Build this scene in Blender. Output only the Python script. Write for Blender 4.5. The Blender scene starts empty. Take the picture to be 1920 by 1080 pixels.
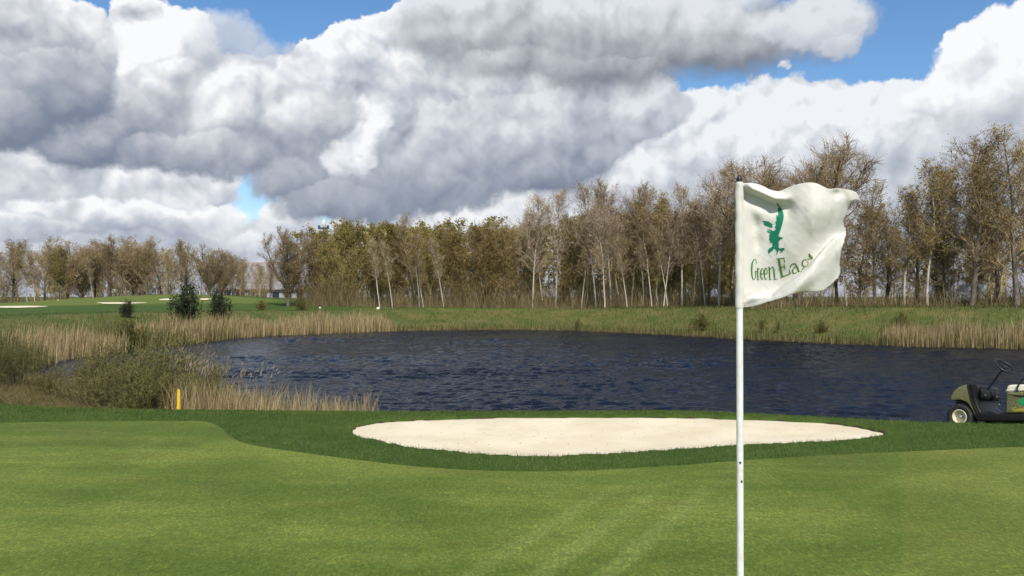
import bpy, bmesh, math, random
import numpy as np
from mathutils import Vector, Matrix
from mathutils.geometry import delaunay_2d_cdt

R = math.radians
scene = bpy.context.scene
C = scene.collection

# ------------------------------------------------------------------ camera
F = 1600.0            # focal length in photograph pixels (1920 wide)
HOR = 556.0           # photograph row of the horizon
CAMZ = 1.70
cam_d = bpy.data.cameras.new('camera')
cam_d.lens = 36.0 * F / 1920.0
cam_d.sensor_width = 36.0
cam_d.clip_start = 0.05
cam_d.clip_end = 20000
cam = bpy.data.objects.new('camera', cam_d)
C.objects.link(cam)
cam.location = (0, 0, CAMZ)
cam.rotation_euler = (R(90) + math.atan((HOR - 540) / F), 0, 0)
scene.camera = cam

scene.render.engine = 'CYCLES'
cy = scene.cycles
cy.use_adaptive_sampling = True
cy.adaptive_threshold = 0.025
cy.adaptive_min_samples = 6
cy.use_denoising = True
try: cy.denoising_prefilter = 'ACCURATE'
except Exception: pass
try:
    cy.denoiser = 'OPENIMAGEDENOISE'
    cy.denoising_input_passes = 'RGB_ALBEDO_NORMAL'
except Exception:
    pass
cy.max_bounces = 5
cy.diffuse_bounces = 2
cy.glossy_bounces = 2
cy.transmission_bounces = 2
cy.transparent_max_bounces = 4
cy.caustics_reflective = False
cy.caustics_refractive = False
vs = scene.view_settings
vs.view_transform = 'Standard'
vs.look = 'None'
vs.exposure = 0.0
vs.gamma = 1.0
vs.use_curve_mapping = False

# ------------------------------------------------------------------ sun
SUN_EL = 46.0
SUN_AZ = 170.0        # clockwise from +Y (where the camera looks): behind the camera, a little to the right
sd = bpy.data.lights.new('sun', 'SUN')
sd.energy = 4.4
sd.angle = R(0.53)
sd.color = (1.0, 0.945, 0.85)
sun = bpy.data.objects.new('sun', sd)
C.objects.link(sun)
S = Vector((math.sin(R(SUN_AZ)) * math.cos(R(SUN_EL)), math.cos(R(SUN_AZ)) * math.cos(R(SUN_EL)), math.sin(R(SUN_EL))))
sun.rotation_euler = (-S).to_track_quat('-Z', 'Y').to_euler()
sun.location = S * 60


# ------------------------------------------------------------------ node helpers
class V:
    """a node socket (or number) with arithmetic that builds Math nodes"""
    def __init__(s, nb, x): s.nb, s.x = nb, x
    def _m(s, op, *o, clamp=False):
        n = s.nb.t.nodes.new('ShaderNodeMath'); n.operation = op; n.use_clamp = clamp
        for k, q in enumerate((s,) + o):
            q = q.x if isinstance(q, V) else q
            if isinstance(q, (int, float)): n.inputs[k].default_value = q
            else: s.nb.t.links.new(q, n.inputs[k])
        return V(s.nb, n.outputs[0])
    def __add__(s, o): return s._m('ADD', o)
    __radd__ = __add__
    def __sub__(s, o): return s._m('SUBTRACT', o)
    def __rsub__(s, o): return (s * -1.0) + o
    def __mul__(s, o): return s._m('MULTIPLY', o)
    __rmul__ = __mul__
    def __truediv__(s, o): return s._m('DIVIDE', o)
    def mad(s, a, b): return s._m('MULTIPLY_ADD', a, b)
    def max(s, o): return s._m('MAXIMUM', o)
    def min(s, o): return s._m('MINIMUM', o)
    def smax(s, o, k): return s._m('SMOOTH_MAX', o, k)
    def abs(s): return s._m('ABSOLUTE')
    def sin(s): return s._m('SINE')
    def pow(s, k): return s._m('POWER', k)
    def sat(s): return s._m('ADD', 0.0, clamp=True)
    def step(s, a, b, smooth=True):
        n = s.nb.t.nodes.new('ShaderNodeMapRange')
        n.interpolation_type = 'SMOOTHSTEP' if smooth else 'LINEAR'
        s.nb.t.links.new(s.x, n.inputs[0])
        for k, q in ((1, a), (2, b)):
            if isinstance(q, V): s.nb.t.links.new(q.x, n.inputs[k])
            else: n.inputs[k].default_value = q
        return V(s.nb, n.outputs[0])


class NB:
    def __init__(s, tree): s.t = tree
    def node(s, kind, **kw):
        n = s.t.nodes.new(kind)
        for k, v in kw.items(): setattr(n, k, v)
        return n
    def put(s, sock, v):
        if isinstance(v, V): v = v.x
        if isinstance(v, bpy.types.NodeSocket): s.t.links.new(v, sock)
        else: sock.default_value = v
    def xyz(s, x, y, z=0.0):
        n = s.node('ShaderNodeCombineXYZ')
        for k, v in enumerate((x, y, z)): s.put(n.inputs[k], v)
        return n.outputs[0]
    def sep(s, vec):
        n = s.node('ShaderNodeSeparateXYZ'); s.put(n.inputs[0], vec)
        return [V(s, o) for o in n.outputs]
    def vm(s, op, *a):
        n = s.node('ShaderNodeVectorMath', operation=op)
        for k, v in enumerate(a):
            if k == 3 or (op == 'SCALE' and k == 1): s.put(n.inputs['Scale'], v)
            else: s.put(n.inputs[k], v)
        return n.outputs[0]
    def vms(s, op, *a):
        n = s.node('ShaderNodeVectorMath', operation=op)
        for k, v in enumerate(a): s.put(n.inputs[k], v)
        return V(s, n.outputs['Value'])
    def noise(s, vec, scale, detail=4.0, rough=0.5, dist=0.0, dim='3D', col=False, lac=2.0):
        n = s.node('ShaderNodeTexNoise', noise_dimensions=dim)
        s.put(n.inputs['Vector'], vec)
        n.inputs['Scale'].default_value = scale
        n.inputs['Detail'].default_value = detail
        n.inputs['Roughness'].default_value = rough
        n.inputs['Lacunarity'].default_value = lac
        n.inputs['Distortion'].default_value = dist
        return n.outputs[1] if col else V(s, n.outputs[0])
    def voro(s, vec, scale, detail=0.0, rough=0.5, dim='2D', feature='F1', rnd=1.0, out='Distance'):
        n = s.node('ShaderNodeTexVoronoi', voronoi_dimensions=dim, feature=feature)
        s.put(n.inputs['Vector'], vec)
        n.inputs['Scale'].default_value = scale
        if 'Detail' in n.inputs: n.inputs['Detail'].default_value = detail
        if 'Roughness' in n.inputs: n.inputs['Roughness'].default_value = rough
        n.inputs['Randomness'].default_value = rnd
        return V(s, n.outputs[0]) if out == 'Distance' else n.outputs[out]
    def mix(s, f, a, b):
        n = s.node('ShaderNodeMix', data_type='RGBA')
        s.put(n.inputs[0], f)
        for k, v in ((6, a), (7, b)):
            if isinstance(v, tuple) and len(v) == 3: v = v + (1.0,)
            s.put(n.inputs[k], v)
        return n.outputs[2]
    def ramp(s, f, stops, interp='LINEAR'):
        n = s.node('ShaderNodeValToRGB'); n.color_ramp.interpolation = interp
        e = n.color_ramp.elements
        while len(e) < len(stops): e.new(0.5)
        for k, (p, c) in enumerate(stops):
            e[k].position = p; e[k].color = (*c, 1.0)
        s.put(n.inputs[0], f)
        return n.outputs[0]


def srgb(r, g, b):
    return tuple(((v / 255) / 12.92 if v / 255 <= 0.04045 else ((v / 255 + 0.055) / 1.055) ** 2.4) for v in (r, g, b))


# ------------------------------------------------------------------ world: sky and cumulus clouds, laid out by direction
world = bpy.data.worlds.new('World')
scene.world = world
world.use_nodes = True
wt = world.node_tree
wt.nodes.clear()
w = NB(wt)
sky = w.node('ShaderNodeTexSky', sky_type='NISHITA', sun_disc=False)
sky.sun_elevation = R(SUN_EL)
sky.sun_rotation = R(SUN_AZ)
sky.altitude = 30
sky.air_density = 1.0
sky.dust_density = 0.3
sky.ozone_density = 4.0
tc = w.node('ShaderNodeTexCoord')
dx, dy, dz = w.sep(tc.outputs['Generated'])
az = dx._m('ARCTAN2', dy) * (180 / math.pi / 10)     # tens of degrees right of the view axis
el = dz._m('ARCSINE') * (180 / math.pi / 10)


def sky_at(px, py):
    """direction of a photograph pixel as (azimuth, elevation) in tens of degrees"""
    x, y, z = (px - 960), F, (HOR - py)
    return math.degrees(math.atan2(x, y)) / 10, math.degrees(math.atan2(z, math.hypot(x, y))) / 10


PX = 180 / math.pi / 10 / F      # one photograph pixel in those units
p0 = w.xyz(az, el)
# a slow and a fine shift make the outlines billow
wa = w.vm('SUBTRACT', w.noise(p0, 1.0, 1, 0.5, dim='2D', col=True), (0.5, 0.5, 0.5))
p1 = w.vm('MULTIPLY_ADD', wa, (0.42, 0.30, 0), p0)
wb = w.vm('SUBTRACT', w.noise(p0, 7.0, 3, 0.6, dim='2D', col=True), (0.5, 0.5, 0.5))
p2 = w.vm('MULTIPLY_ADD', wb, (0.13, 0.13, 0), p1)
# rounded billows (folded noise, four octaves), sampled at p and a step towards the light
pb = w.vm('MULTIPLY_ADD', wb, (0.05, 0.05, 0), p0)
def puffs(p):
    s_ = None
    for k_, (sc, am) in enumerate(((1.5, 0.52), (3.1, 0.28), (6.6, 0.14), (14.0, 0.06))):
        o_ = (w.noise(w.vm('ADD', p, (3.7 * k_, 1.9 * k_, 0)), sc, 0, 0.5, dim='2D') - 0.5).abs() * (am * 4.2)
        s_ = o_ if s_ is None else s_ + o_
    return s_
pf = puffs(pb)
pl = puffs(w.vm('ADD', pb, (-0.05, 0.075, 0)))
relief = (pf - pl) * 0.55                # >0 where the surface faces the light
bil = pf * 0.62 - 0.30
slow = w.noise(p1, 0.85, 2, 0.5, dim='2D') - 0.5
azs, els, _ = w.sep(p2)

base = {'white': (1.0, 1.0, 1.0)}
layers = []
def layer(blobs, top, bot, lit, dark, soft=0.25, rough=0.5, rel=1.0, bias=0.0, op=1.0, k=0.25, sb=0.32):
    layers.append((blobs, top, bot, lit, dark, soft, rough, rel, bias, op, k, sb))

# colours of the lit tops and of the grey bases (scene-linear)
W1 = srgb(250, 251, 253); W2 = srgb(226, 230, 236); W3 = srgb(205, 212, 222)
G1 = srgb(124, 135, 156); G2 = srgb(114, 125, 147); G3 = srgb(160, 169, 186); G4 = srgb(180, 188, 203); G5 = srgb(112, 119, 132)
# back to front; blobs are (px, py, rx, ry) in photograph pixels
# pale low bank behind everything, near the horizon
layer([(100, 500, 420, 150), (300, 450, 150, 110), (650, 545, 300, 125), (960, 470, 400, 160), (1400, 440, 520, 190), (1850, 420, 420, 210), (300, 590, 400, 130), (960, 620, 1500, 160)], 280, 560, W2, G3, 0.30, 0.55, 2.6, 0.10)
# broad bright bank on the right
layer([(1330, 290, 170, 110), (1480, 270, 190, 115), (1620, 265, 160, 95), (1750, 265, 190, 105), (1230, 330, 140, 90), (1550, 340, 330, 130), (1850, 300, 190, 130)], 150, 430, srgb(240, 243, 247), G3, 0.13, 0.5, 2.4, 0.04)
# tower at the right edge
layer([(1900, 140, 95, 95), (1960, 190, 150, 150), (1800, 200, 60, 38)], 30, 360, W1, G3, 0.10, 0.5, 1.7, 0.12)
# low puffs on the left
layer([(60, 300, 110, 70), (20, 330, 120, 80), (190, 350, 130, 66), (110, 385, 140, 60), (360, 345, 90, 60), (280, 390, 140, 60), (130, 420, 150, 46), (420, 440, 110, 40)], 225, 460, W1, G3, 0.16, 0.55, 2.2, 0.05)
layer([(120, 400, 80, 36), (230, 420, 70, 30), (330, 430, 90, 30), (60, 440, 90, 30), (700, 440, 90, 34), (800, 440, 80, 30)], 370, 490, W1, G3, 0.22, 0.6, 2.0, 0.0)
layer([(555, 415, 60, 42), (400, 405, 70, 34), (470, 450, 55, 22), (930, 370, 80, 48), (1000, 340, 70, 34), (870, 400, 90, 40)], 335, 470, W1, G4, 0.2, 0.6, 1.5, 0.10)
# great grey cloud in the middle
layer([(900, 260, 270, 130), (760, 320, 210, 100), (1040, 235, 180, 100), (660, 375, 150, 62), (700, 190, 120, 120), (600, 270, 110, 110), (1150, 205, 130, 76), (560, 330, 90, 60), (830, 345, 150, 60), (830, 150, 130, 80), (940, 165, 120, 60)], 40, 410, W2, G1, 0.14, 0.5, 1.5, -0.02)
# its sunlit left flank, with towers
layer([(680, 100, 66, 62), (745, 65, 46, 56), (620, 130, 80, 60), (570, 190, 90, 70), (730, 130, 60, 60), (550, 150, 60, 45)], 0, 300, W1, G3, 0.10, 0.5, 1.9, 0.10)
# bright column in front of the grey
layer([(672, 272, 44, 50), (694, 312, 26, 30), (642, 248, 40, 30), (660, 225, 36, 40), (640, 300, 24, 30)], 130, 440, W1, G4, 0.55, 1.5, 2.2, 0.10)
# great white cumulus on the left with its dark flat base
layer([(290, 80, 100, 90), (240, 30, 60, 50), (350, 90, 55, 56), (190, 170, 100, 80), (300, 190, 200, 110), (430, 210, 190, 100), (560, 240, 110, 76), (160, 240, 90, 70), (400, 275, 230, 52), (250, 272, 150, 56)], 20, 318, W1, G1, 0.10, 0.45, 1.8, 0.06)
# thin grey veil in front of it
layer([(440, 80, 66, 56), (500, 105, 50, 34), (400, 110, 40, 40), (560, 95, 40, 26)], -60, 230, W2, G3, 0.55, 0.7, 1.0, -0.05, 0.75)
# dark cloud, upper left corner
layer([(40, 60, 130, 80), (110, 40, 66, 50), (60, 150, 130, 82), (0, 200, 90, 70), (170, 100, 36, 46)], -20, 250, W1, G1, 0.16, 0.5, 1.5, -0.05)
# dark cloud across the top
layer([(1130, 50, 330, 110), (1330, 75, 270, 100), (860, 50, 150, 90), (1150, 115, 320, 66), (1530, 45, 130, 62), (1590, 80, 60, 46), (960, 115, 150, 54)], -140, 195, W2, G5, 0.25, 0.5, 1.2, 0.02, sb=0.8)
layer([(1560, 50, 90, 36), (1600, 80, 44, 34), (1490, 40, 70, 26)], -10, 150, W2, G4, 0.35, 0.6, 1.2, 0.05, 0.9)
layer([(1489, 126, 14, 10), (1502, 131, 12, 7)], 90, 160, W1, G4, 0.5, 0.5, 1.0, 0.1)

# clouds beyond the frame: the same cumulus cover carries on round the sky
cov = w.noise(w.vm('MULTIPLY', p1, (1.0, 1.35, 0)), 0.42, 4, 0.5, dim='2D')
outside = (az.abs().step(3.4, 4.3)).max(el.step(2.0, 2.6)).max((dy * -1.0).step(-0.2, 0.2))
gen_a = (cov + bil * 0.2 - 0.5).step(-0.02, 0.05) * outside
gen_t = (bil * 0.6 + relief * 0.9 + (cov * -2.6) + 1.95).sat()
g_shade = w.mix(gen_t, G1, W1)

SKY = 0.135
hs = w.node('ShaderNodeHueSaturation'); hs.inputs['Saturation'].default_value = 1.14; hs.inputs['Value'].default_value = 1.0
wt.links.new(sky.outputs[0], hs.inputs['Color'])

col = w.mix(gen_a, hs.outputs[0], w.vm('SCALE', g_shade, 1 / SKY))
for (blobs, top, bot, lit, dark, soft, rough, rel, bias, op, k, sb) in layers:
    f = lob = None
    for (bx, by, rx, ry) in blobs:
        a, e = sky_at(bx, by)
        sx, sy = 1 / (rx * PX), 1 / (ry * PX)
        q = w.vm('MULTIPLY_ADD', p2, (sx, sy, 0), (-a * sx, -e * sy, 0))
        d = w.vms('LENGTH', q)
        kk = (min(rx, ry) / 60.0) ** 0.5
        g = d.mad(-kk, kk)
        lb = d.mad(-0.45, w.vms('DOT_PRODUCT', q, (-0.22, 0.62, 0)))     # each billow is lit like a ball, from above
        if f is None: f, lob = g, lb
        else:
            sel = (g - f).step(-0.12, 0.12)
            lob = (lb - lob).mad(sel, lob)
            f = f.smax(g, k)
    dens = bil.mad(rough * 0.9, f)
    e_top, e_bot = sky_at(960, top)[1], sky_at(960, bot)[1]
    hgt = els.mad(1 / (e_top - e_bot), -e_bot / (e_top - e_bot))
    up = hgt.step(0.0, 0.8)
    al = dens.step(0.0, up.mad(soft - sb, sb)) * op
    edge = (1.0 - dens.step(0.0, 0.6, False)) * 0.22 * up
    t = up * 0.62 + lob * 0.46 + relief * (1.2 * rel) * up.mad(0.72, 0.28) + bil * 0.22 + slow * 0.6 + edge + (bias + 0.30)
    c = w.mix(t.step(-0.22, 1.0, False).pow(1.22), tuple(q / SKY for q in dark), tuple(q / SKY for q in lit))
    col = w.mix(al, col, c)

bg = w.node('ShaderNodeBackground'); bg.inputs[1].default_value = SKY
wt.links.new(col, bg.inputs[0])
wo = w.node('ShaderNodeOutputWorld')
wt.links.new(bg.outputs[0], wo.inputs[0])
world.cycles.sampling_method = 'NONE'
# ------------------------------------------------------------------ mesh and material helpers
rng = np.random.default_rng(7)


def new_mesh(name, verts, faces, smooth=False):
    me = bpy.data.meshes.new(name)
    verts = np.asarray(verts, np.float32)
    if isinstance(faces, np.ndarray):
        nf, k = faces.shape
        me.vertices.add(len(verts)); me.vertices.foreach_set('co', verts.ravel())
        me.loops.add(nf * k); me.loops.foreach_set('vertex_index', faces.astype(np.int32).ravel())
        me.polygons.add(nf)
        me.polygons.foreach_set('loop_start', np.arange(0, nf * k, k, dtype=np.int32))
        me.polygons.foreach_set('loop_total', np.full(nf, k, np.int32))
        me.update(calc_edges=True)
    else:
        me.from_pydata([tuple(map(float, v)) for v in verts], [], faces)
        me.update()
    if smooth:
        me.polygons.foreach_set('use_smooth', np.ones(len(me.polygons), bool))
    return me


def obj(name, me, m=None, parent=None, label=None, cat=None, group=None, kind=None, loc=None):
    o = bpy.data.objects.new(name, me)
    C.objects.link(o)
    if m is not None and me is not None and len(me.materials) == 0:
        for q in (m if isinstance(m, (list, tuple)) else [m]): me.materials.append(q)
    if parent is not None: o.parent = parent
    if loc is not None: o.location = loc
    if label: o['label'] = label
    if cat: o['category'] = cat
    if group: o['group'] = group
    if kind: o['kind'] = kind
    return o


def fattr(me, name, arr):
    a = me.attributes.new(name, 'FLOAT', 'POINT')
    a.data.foreach_set('value', np.asarray(arr, np.float32))


def material(name, color=(0.5, 0.5, 0.5), rough=0.7, **kw):
    m = bpy.data.materials.new(name); m.use_nodes = True
    nb = NB(m.node_tree)
    b = m.node_tree.nodes['Principled BSDF']
    b.inputs['Base Color'].default_value = (*color, 1)
    b.inputs['Roughness'].default_value = rough
    for k, v in kw.items(): b.inputs[k.replace('_', ' ')].default_value = v
    m.diffuse_color = (*color, 1)
    return m, nb, b


def link_bump(nb, b, h, strength, dist):
    n = nb.node('ShaderNodeBump'); n.inputs['Strength'].default_value = strength; n.inputs['Distance'].default_value = dist
    nb.put(n.inputs['Height'], h); nb.t.links.new(n.outputs[0], b.inputs['Normal'])


def objco(nb): return nb.node('ShaderNodeTexCoord').outputs['Object']
def island(nb): return V(nb, nb.node('ShaderNodeNewGeometry').outputs['Random Per Island'])
def attr(nb, name): return V(nb, nb.node('ShaderNodeAttribute', attribute_name=name).outputs['Fac'])


def leafy(name, stops, rough=0.75, trans=0.3, rnd_obj=0.0, drift=0.0):
    """foliage: colour drawn per leaf, part of the light passes through"""
    m, nb, b = material(name, stops[len(stops) // 2][1], rough)
    r = island(nb)
    if rnd_obj:
        oi = nb.node('ShaderNodeObjectInfo')
        r = (V(nb, oi.outputs['Random']) - 0.5).mad(rnd_obj, r).sat()
    if drift:
        gp = nb.node('ShaderNodeNewGeometry').outputs['Position']
        r = (nb.noise(gp, 0.9, 4, 0.6) - 0.5).mad(drift * 2.2, r).sat()
    c = nb.ramp(r, stops)
    nb.put(b.inputs['Base Color'], c)
    b.inputs['Specular IOR Level'].default_value = 0.2
    if trans:
        tr = nb.node('ShaderNodeBsdfTranslucent'); nb.put(tr.inputs[0], c)
        mx = nb.node('ShaderNodeMixShader'); mx.inputs[0].default_value = trans
        nb.t.links.new(b.outputs[0], mx.inputs[1]); nb.t.links.new(tr.outputs[0], mx.inputs[2])
        nb.t.links.new(mx.outputs[0], nb.t.nodes['Material Output'].inputs[0])
    return m


def ss(a, b, x):
    t = np.clip((x - a) / (b - a), 0, 1); return t * t * (3 - 2 * t)


def vnoise(x, y, seed=0):
    """smooth value noise for terrain, -1..1"""
    xi, yi = np.floor(x).astype(np.int64), np.floor(y).astype(np.int64)
    fx, fy = x - xi, y - yi
    fx, fy = fx * fx * (3 - 2 * fx), fy * fy * (3 - 2 * fy)
    def h(a, b):
        n = (a * 374761393 + b * 668265263 + seed * 1442695041) & 0xffffffff
        n = ((n ^ (n >> 13)) * 1274126177) & 0xffffffff
        return ((n ^ (n >> 16)) & 0xffff) / 32767.5 - 1
    return (h(xi, yi) * (1 - fx) + h(xi + 1, yi) * fx) * (1 - fy) + (h(xi, yi + 1) * (1 - fx) + h(xi + 1, yi + 1) * fx) * fy


def catmull(pts, n=6, closed=True):
    p = np.array(pts, float); N = len(p); out = []
    for i in range(N if closed else N - 1):
        a, b, c, d = (p[(i + k) % N] if closed else p[min(max(i + k, 0), N - 1)] for k in (-1, 0, 1, 2))
        for t in np.arange(n) / n:
            out.append(0.5 * (2 * b + (c - a) * t + (2 * a - 5 * b + 4 * c - d) * t * t + (3 * b - a - 3 * c + d) * t ** 3))
    if not closed: out.append(p[-1])
    return np.array(out)


def poly_sd(x, y, poly):
    """signed distance to a closed polygon, positive outside"""
    x = np.asarray(x, float).ravel(); y = np.asarray(y, float).ravel()
    best = np.full(x.shape, 1e18); inside = np.zeros(x.shape, bool)
    q = np.roll(poly, -1, 0)
    for (ax, ay), (bx, by) in zip(poly, q):
        ex, ey = bx - ax, by - ay
        t = np.clip(((x - ax) * ex + (y - ay) * ey) / (ex * ex + ey * ey + 1e-12), 0, 1)
        best = np.minimum(best, (x - ax - t * ex) ** 2 + (y - ay - t * ey) ** 2)
        if ay != by:
            c = (ay > y) != (by > y)
            inside ^= c & (x < (bx - ax) * (y - ay) / (by - ay) + ax)
    d = np.sqrt(best)
    return np.where(inside, -d, d)


def px_on(px, py, z=0.0):
    """photograph pixel -> point on the level z"""
    Y = (CAMZ - z) * F / (py - HOR)
    return (px - 960) / F * Y, Y
def px_at(px, py, Y):
    """photograph pixel at distance Y -> x, z"""
    return (px - 960) / F * Y, CAMZ - (py - HOR) / F * Y


# ------------------------------------------------------------------ terrain
WL = -1.20                                   # water level
far = [(50, 692), (80, 680), (130, 670), (230, 660), (330, 646), (440, 634), (550, 628), (740, 621), (900, 619), (1050, 620), (1180, 625), (1300, 631), (1400, 637), (1550, 644), (1700, 649), (1920, 655)]
pond = [px_on(a, b, WL) for a, b in far]
pond += [(38, 42), (47, 33), (44, 24), (30, 18.6), (18, 16.7), (10.5, 18.0), (7.5, 18.45), (5.6, 18.95), (3.2, 19.2), (0, 19.1), (-3.2, 19.15), (-7.2, 19.85), (-10.5, 23.2), (-14, 27.2), (-18, 31.5)]
pond = catmull(pond, 6)
green = [px_on(a, b) for a, b in [(-260, 794), (0, 793), (200, 790), (330, 790), (385, 791), (412, 800), (428, 815), (450, 828), (490, 838), (560, 848), (650, 860), (750, 872), (850, 880), (950, 884), (1050, 884), (1150, 880), (1300, 871), (1400, 863), (1550, 854), (1700, 847), (1920, 838), (2150, 830)]]
green += [(9.6, 7.0), (9.0, 2.0), (5.5, -5), (-2, -8), (-9, -5), (-11.5, 3), (-11.0, 9)]
green = catmull(green, 4)
bunker = [px_on(a, b) for a, b in [(655, 813), (665, 803), (690, 795), (730, 789), (800, 786), (900, 784), (1000, 783), (1150, 782), (1300, 783), (1400, 785), (1500, 789), (1570, 794), (1630, 803), (1663, 813), (1640, 820), (1580, 827), (1480, 832), (1390, 836), (1250, 845), (1150, 852), (1050, 856), (980, 857), (900, 853), (840, 847), (770, 840), (720, 830), (680, 822)]]
bunker = catmull(bunker, 5)
bunker = bunker + np.random.default_rng(12).normal(0, 0.018, bunker.shape)


def land(x, y):
    farw = ss(26, 58, y)
    lf = 0.45 + 0.45 * ss(4, 30, x) * (1 - ss(75, 110, y)) + (0.85 * ss(80, 135, y) * ss(-15, -45, x) - 1.45 * ss(70, 125, y) * ss(-46, -88, x)) + 0.15 * ss(80, 110, y)
    z = farw * lf
    z = z + 0.75 * np.exp(-((x + 46) / 20) ** 2 - ((y - 114) / 16) ** 2)       # mound of the far green
    z = z + 0.10 * vnoise(x / 9, y / 9, 3) * farw + 0.05 * vnoise(x / 2.5, y / 2.5, 4) * farw
    return z


def height(x, y):
    shp = np.shape(x)
    x = np.asarray(x, float).ravel(); y = np.asarray(y, float).ravel()
    d = poly_sd(x, y, pond)
    L = land(x, y)
    bw = 7.2 + 3.5 * ss(25, 45, y) - 0.2 * ss(6, 14, x) * (1 - ss(25, 40, y))
    t = np.clip(d / bw, 0, 1)
    lin = ss(2.0, 6.0, x) * (1 - ss(25, 40, y))
    prof_ = (t * t * (3 - 2 * t) * 0.75 + 0.25 * np.sqrt(t)) * (1 - lin) + lin * (t - 0.035 * np.exp(-((t - 1) / 0.12) ** 2) * (t < 1))
    z = WL + (L - WL) * prof_
    z = np.where(d < 0, WL + np.maximum(d * 0.30, -0.9), z)
    db = poly_sd(x, y, bunker)
    z = z - 0.28 * ss(0.0, 0.14, -db)
    # the fringe stands a little higher than the mown green, with a gentle roll
    near = 1 - ss(16, 22, y)
    dg = poly_sd(x, y, green)
    z = z + near * ss(0.0, 0.5, dg) * 0.02
    z = z + near * 0.012 * np.exp(-((db - 0.2) / 0.3) ** 2) * (db > 0) * ss(10.0, 11.5, y)
    return z.reshape(shp)


def hz(x, y): return float(height(np.array([x]), np.array([y]))[0])


m_ground, nb, b = material('turf', (0.05, 0.09, 0.02), 0.9, Specular_IOR_Level=0.15)
co = nb.node('ShaderNodeNewGeometry').outputs['Position']
n1 = nb.noise(co, 0.35, 4, 0.6); n2 = nb.noise(co, 3.0, 5, 0.65); n3 = nb.noise(co, 45, 3, 0.7)
mown = nb.mix((n1 * 0.55 + n2 * 0.45).step(0.35, 0.65), (0.046, 0.088, 0.015), (0.085, 0.130, 0.024))
mown = nb.mix(n3.step(0.35, 0.7) * 0.45, mown, (0.026, 0.055, 0.010))
rough_c = nb.mix((n1 * 0.6 + n2 * 0.4).step(0.36, 0.62), (0.070, 0.105, 0.022), (0.155, 0.140, 0.048))
dry = nb.mix(n2.step(0.35, 0.65), (0.085, 0.080, 0.030), (0.19, 0.155, 0.070))
c = nb.mix((attr(nb, 'rough') + (n2 - 0.5) * 0.5).step(0.35, 0.65), mown, rough_c)
c = nb.mix((attr(nb, 'dry') + (n2 - 0.5) * 0.7).step(0.35, 0.65), c, dry)
c = nb.mix(attr(nb, 'mud').step(0.4, 0.7), c, (0.075, 0.048, 0.024))
c = nb.mix((attr(nb, 'soil') + (n2 - 0.5) * 0.6).step(0.45, 0.6), c, (0.055, 0.045, 0.022))
c = nb.mix((attr(nb, 'light') + (n2 - 0.5) * 0.25).step(0.4, 0.6), c, nb.mix(n1, (0.095, 0.135, 0.026), (0.155, 0.185, 0.042)))
nb.put(b.inputs['Base Color'], c)
link_bump(nb, b, n3 * 0.6 + n2 * 0.6, 0.7, 0.05)

rad = np.concatenate([np.linspace(0.6, 7, 36), np.linspace(7.12, 22, 190), np.geomspace(22.2, 115, 190), np.geomspace(117, 4500, 50)])
ang = np.concatenate([np.linspace(-36, 36, 330), np.linspace(37.5, 322.5, 90)])
ang = np.radians(ang)
RR, AA = np.meshgrid(rad, ang, indexing='ij')
gx, gy = RR * np.sin(AA), RR * np.cos(AA)
gz = height(gx, gy)
nr, na = RR.shape
idx = np.arange(nr * na).reshape(nr, na)
f = np.stack([idx[:-1, :], np.roll(idx, -1, 1)[:-1, :], np.roll(idx, -1, 1)[1:, :], idx[1:, :]], -1).reshape(-1, 4)
f = f[:, ::-1]
gv = np.stack([gx.ravel(), gy.ravel(), gz.ravel()], 1)
gv = np.concatenate([gv, [[0, 0, 0.0]]])
me = new_mesh('ground', gv, f, True)
bmc = bmesh.new(); bmc.from_mesh(me); bmc.verts.ensure_lookup_table()
for k in range(na):
    bmc.faces.new((bmc.verts[len(gv) - 1], bmc.verts[(k + 1) % na], bmc.verts[k]))
bmc.to_mesh(me); bmc.free()
X, Yv = gv[:, 0], gv[:, 1]
dp = poly_sd(X, Yv, pond)
nearside = (Yv < 30) & (dp > 0)
isfar = 1 - ss(24, 30, Yv) * 0
roughm = ss(30, 40, Yv) * (1 - ss(8, 12, dp) * ss(6, -4, X) * (1 - ss(112, 122, Yv)))
roughm = np.maximum(roughm, ss(120, 140, Yv))
roughm = np.where((Yv > 80) & (X < -25) & (Yv < 150), 0.25, roughm)
roughm = np.where(Yv < 24, 0.0, roughm)
drym = (1 - ss(0.5, 2.5, dp)) * ss(22, 30, Yv) * 0.75
drym = np.maximum(drym, (1 - ss(2.0, 5.5, dp)) * ss(-3.5, -7, X) * (1 - ss(34, 40, Yv)))
drym = np.maximum(drym, 0.55 * ss(30, 36, X) * ss(40, 60, Yv))
drym = np.maximum(drym, 0.8 * ss(93, 99, Yv) * ss(-32, -20, X) * (1 - ss(180, 300, Yv)))
drym = np.maximum(drym, 0.75 * ss(66, 72, Yv) * ss(18, 24, X) * (1 - ss(180, 300, Yv)))
db = poly_sd(X, Yv, bunker)
fattr(me, 'rough', roughm); fattr(me, 'dry', drym)
fattr(me, 'mud', (1 - ss(0.15, 0.6, dp)) * (np.abs(Yv) > 0))
fattr(me, 'soil', ss(0.03, -0.05, db))
lightm = np.exp(-((X + 54) / 26) ** 2 - ((Yv - 106) / 15) ** 2) * 1.25          # the far putting green
lightm = np.maximum(lightm, 0.75 * ((Yv > 83) & (Yv < 88.5) & (X > -16) & (X < 2)))   # pale tee
fattr(me, 'light', lightm)
ground = obj('ground', me, m_ground, kind='structure')


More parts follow.
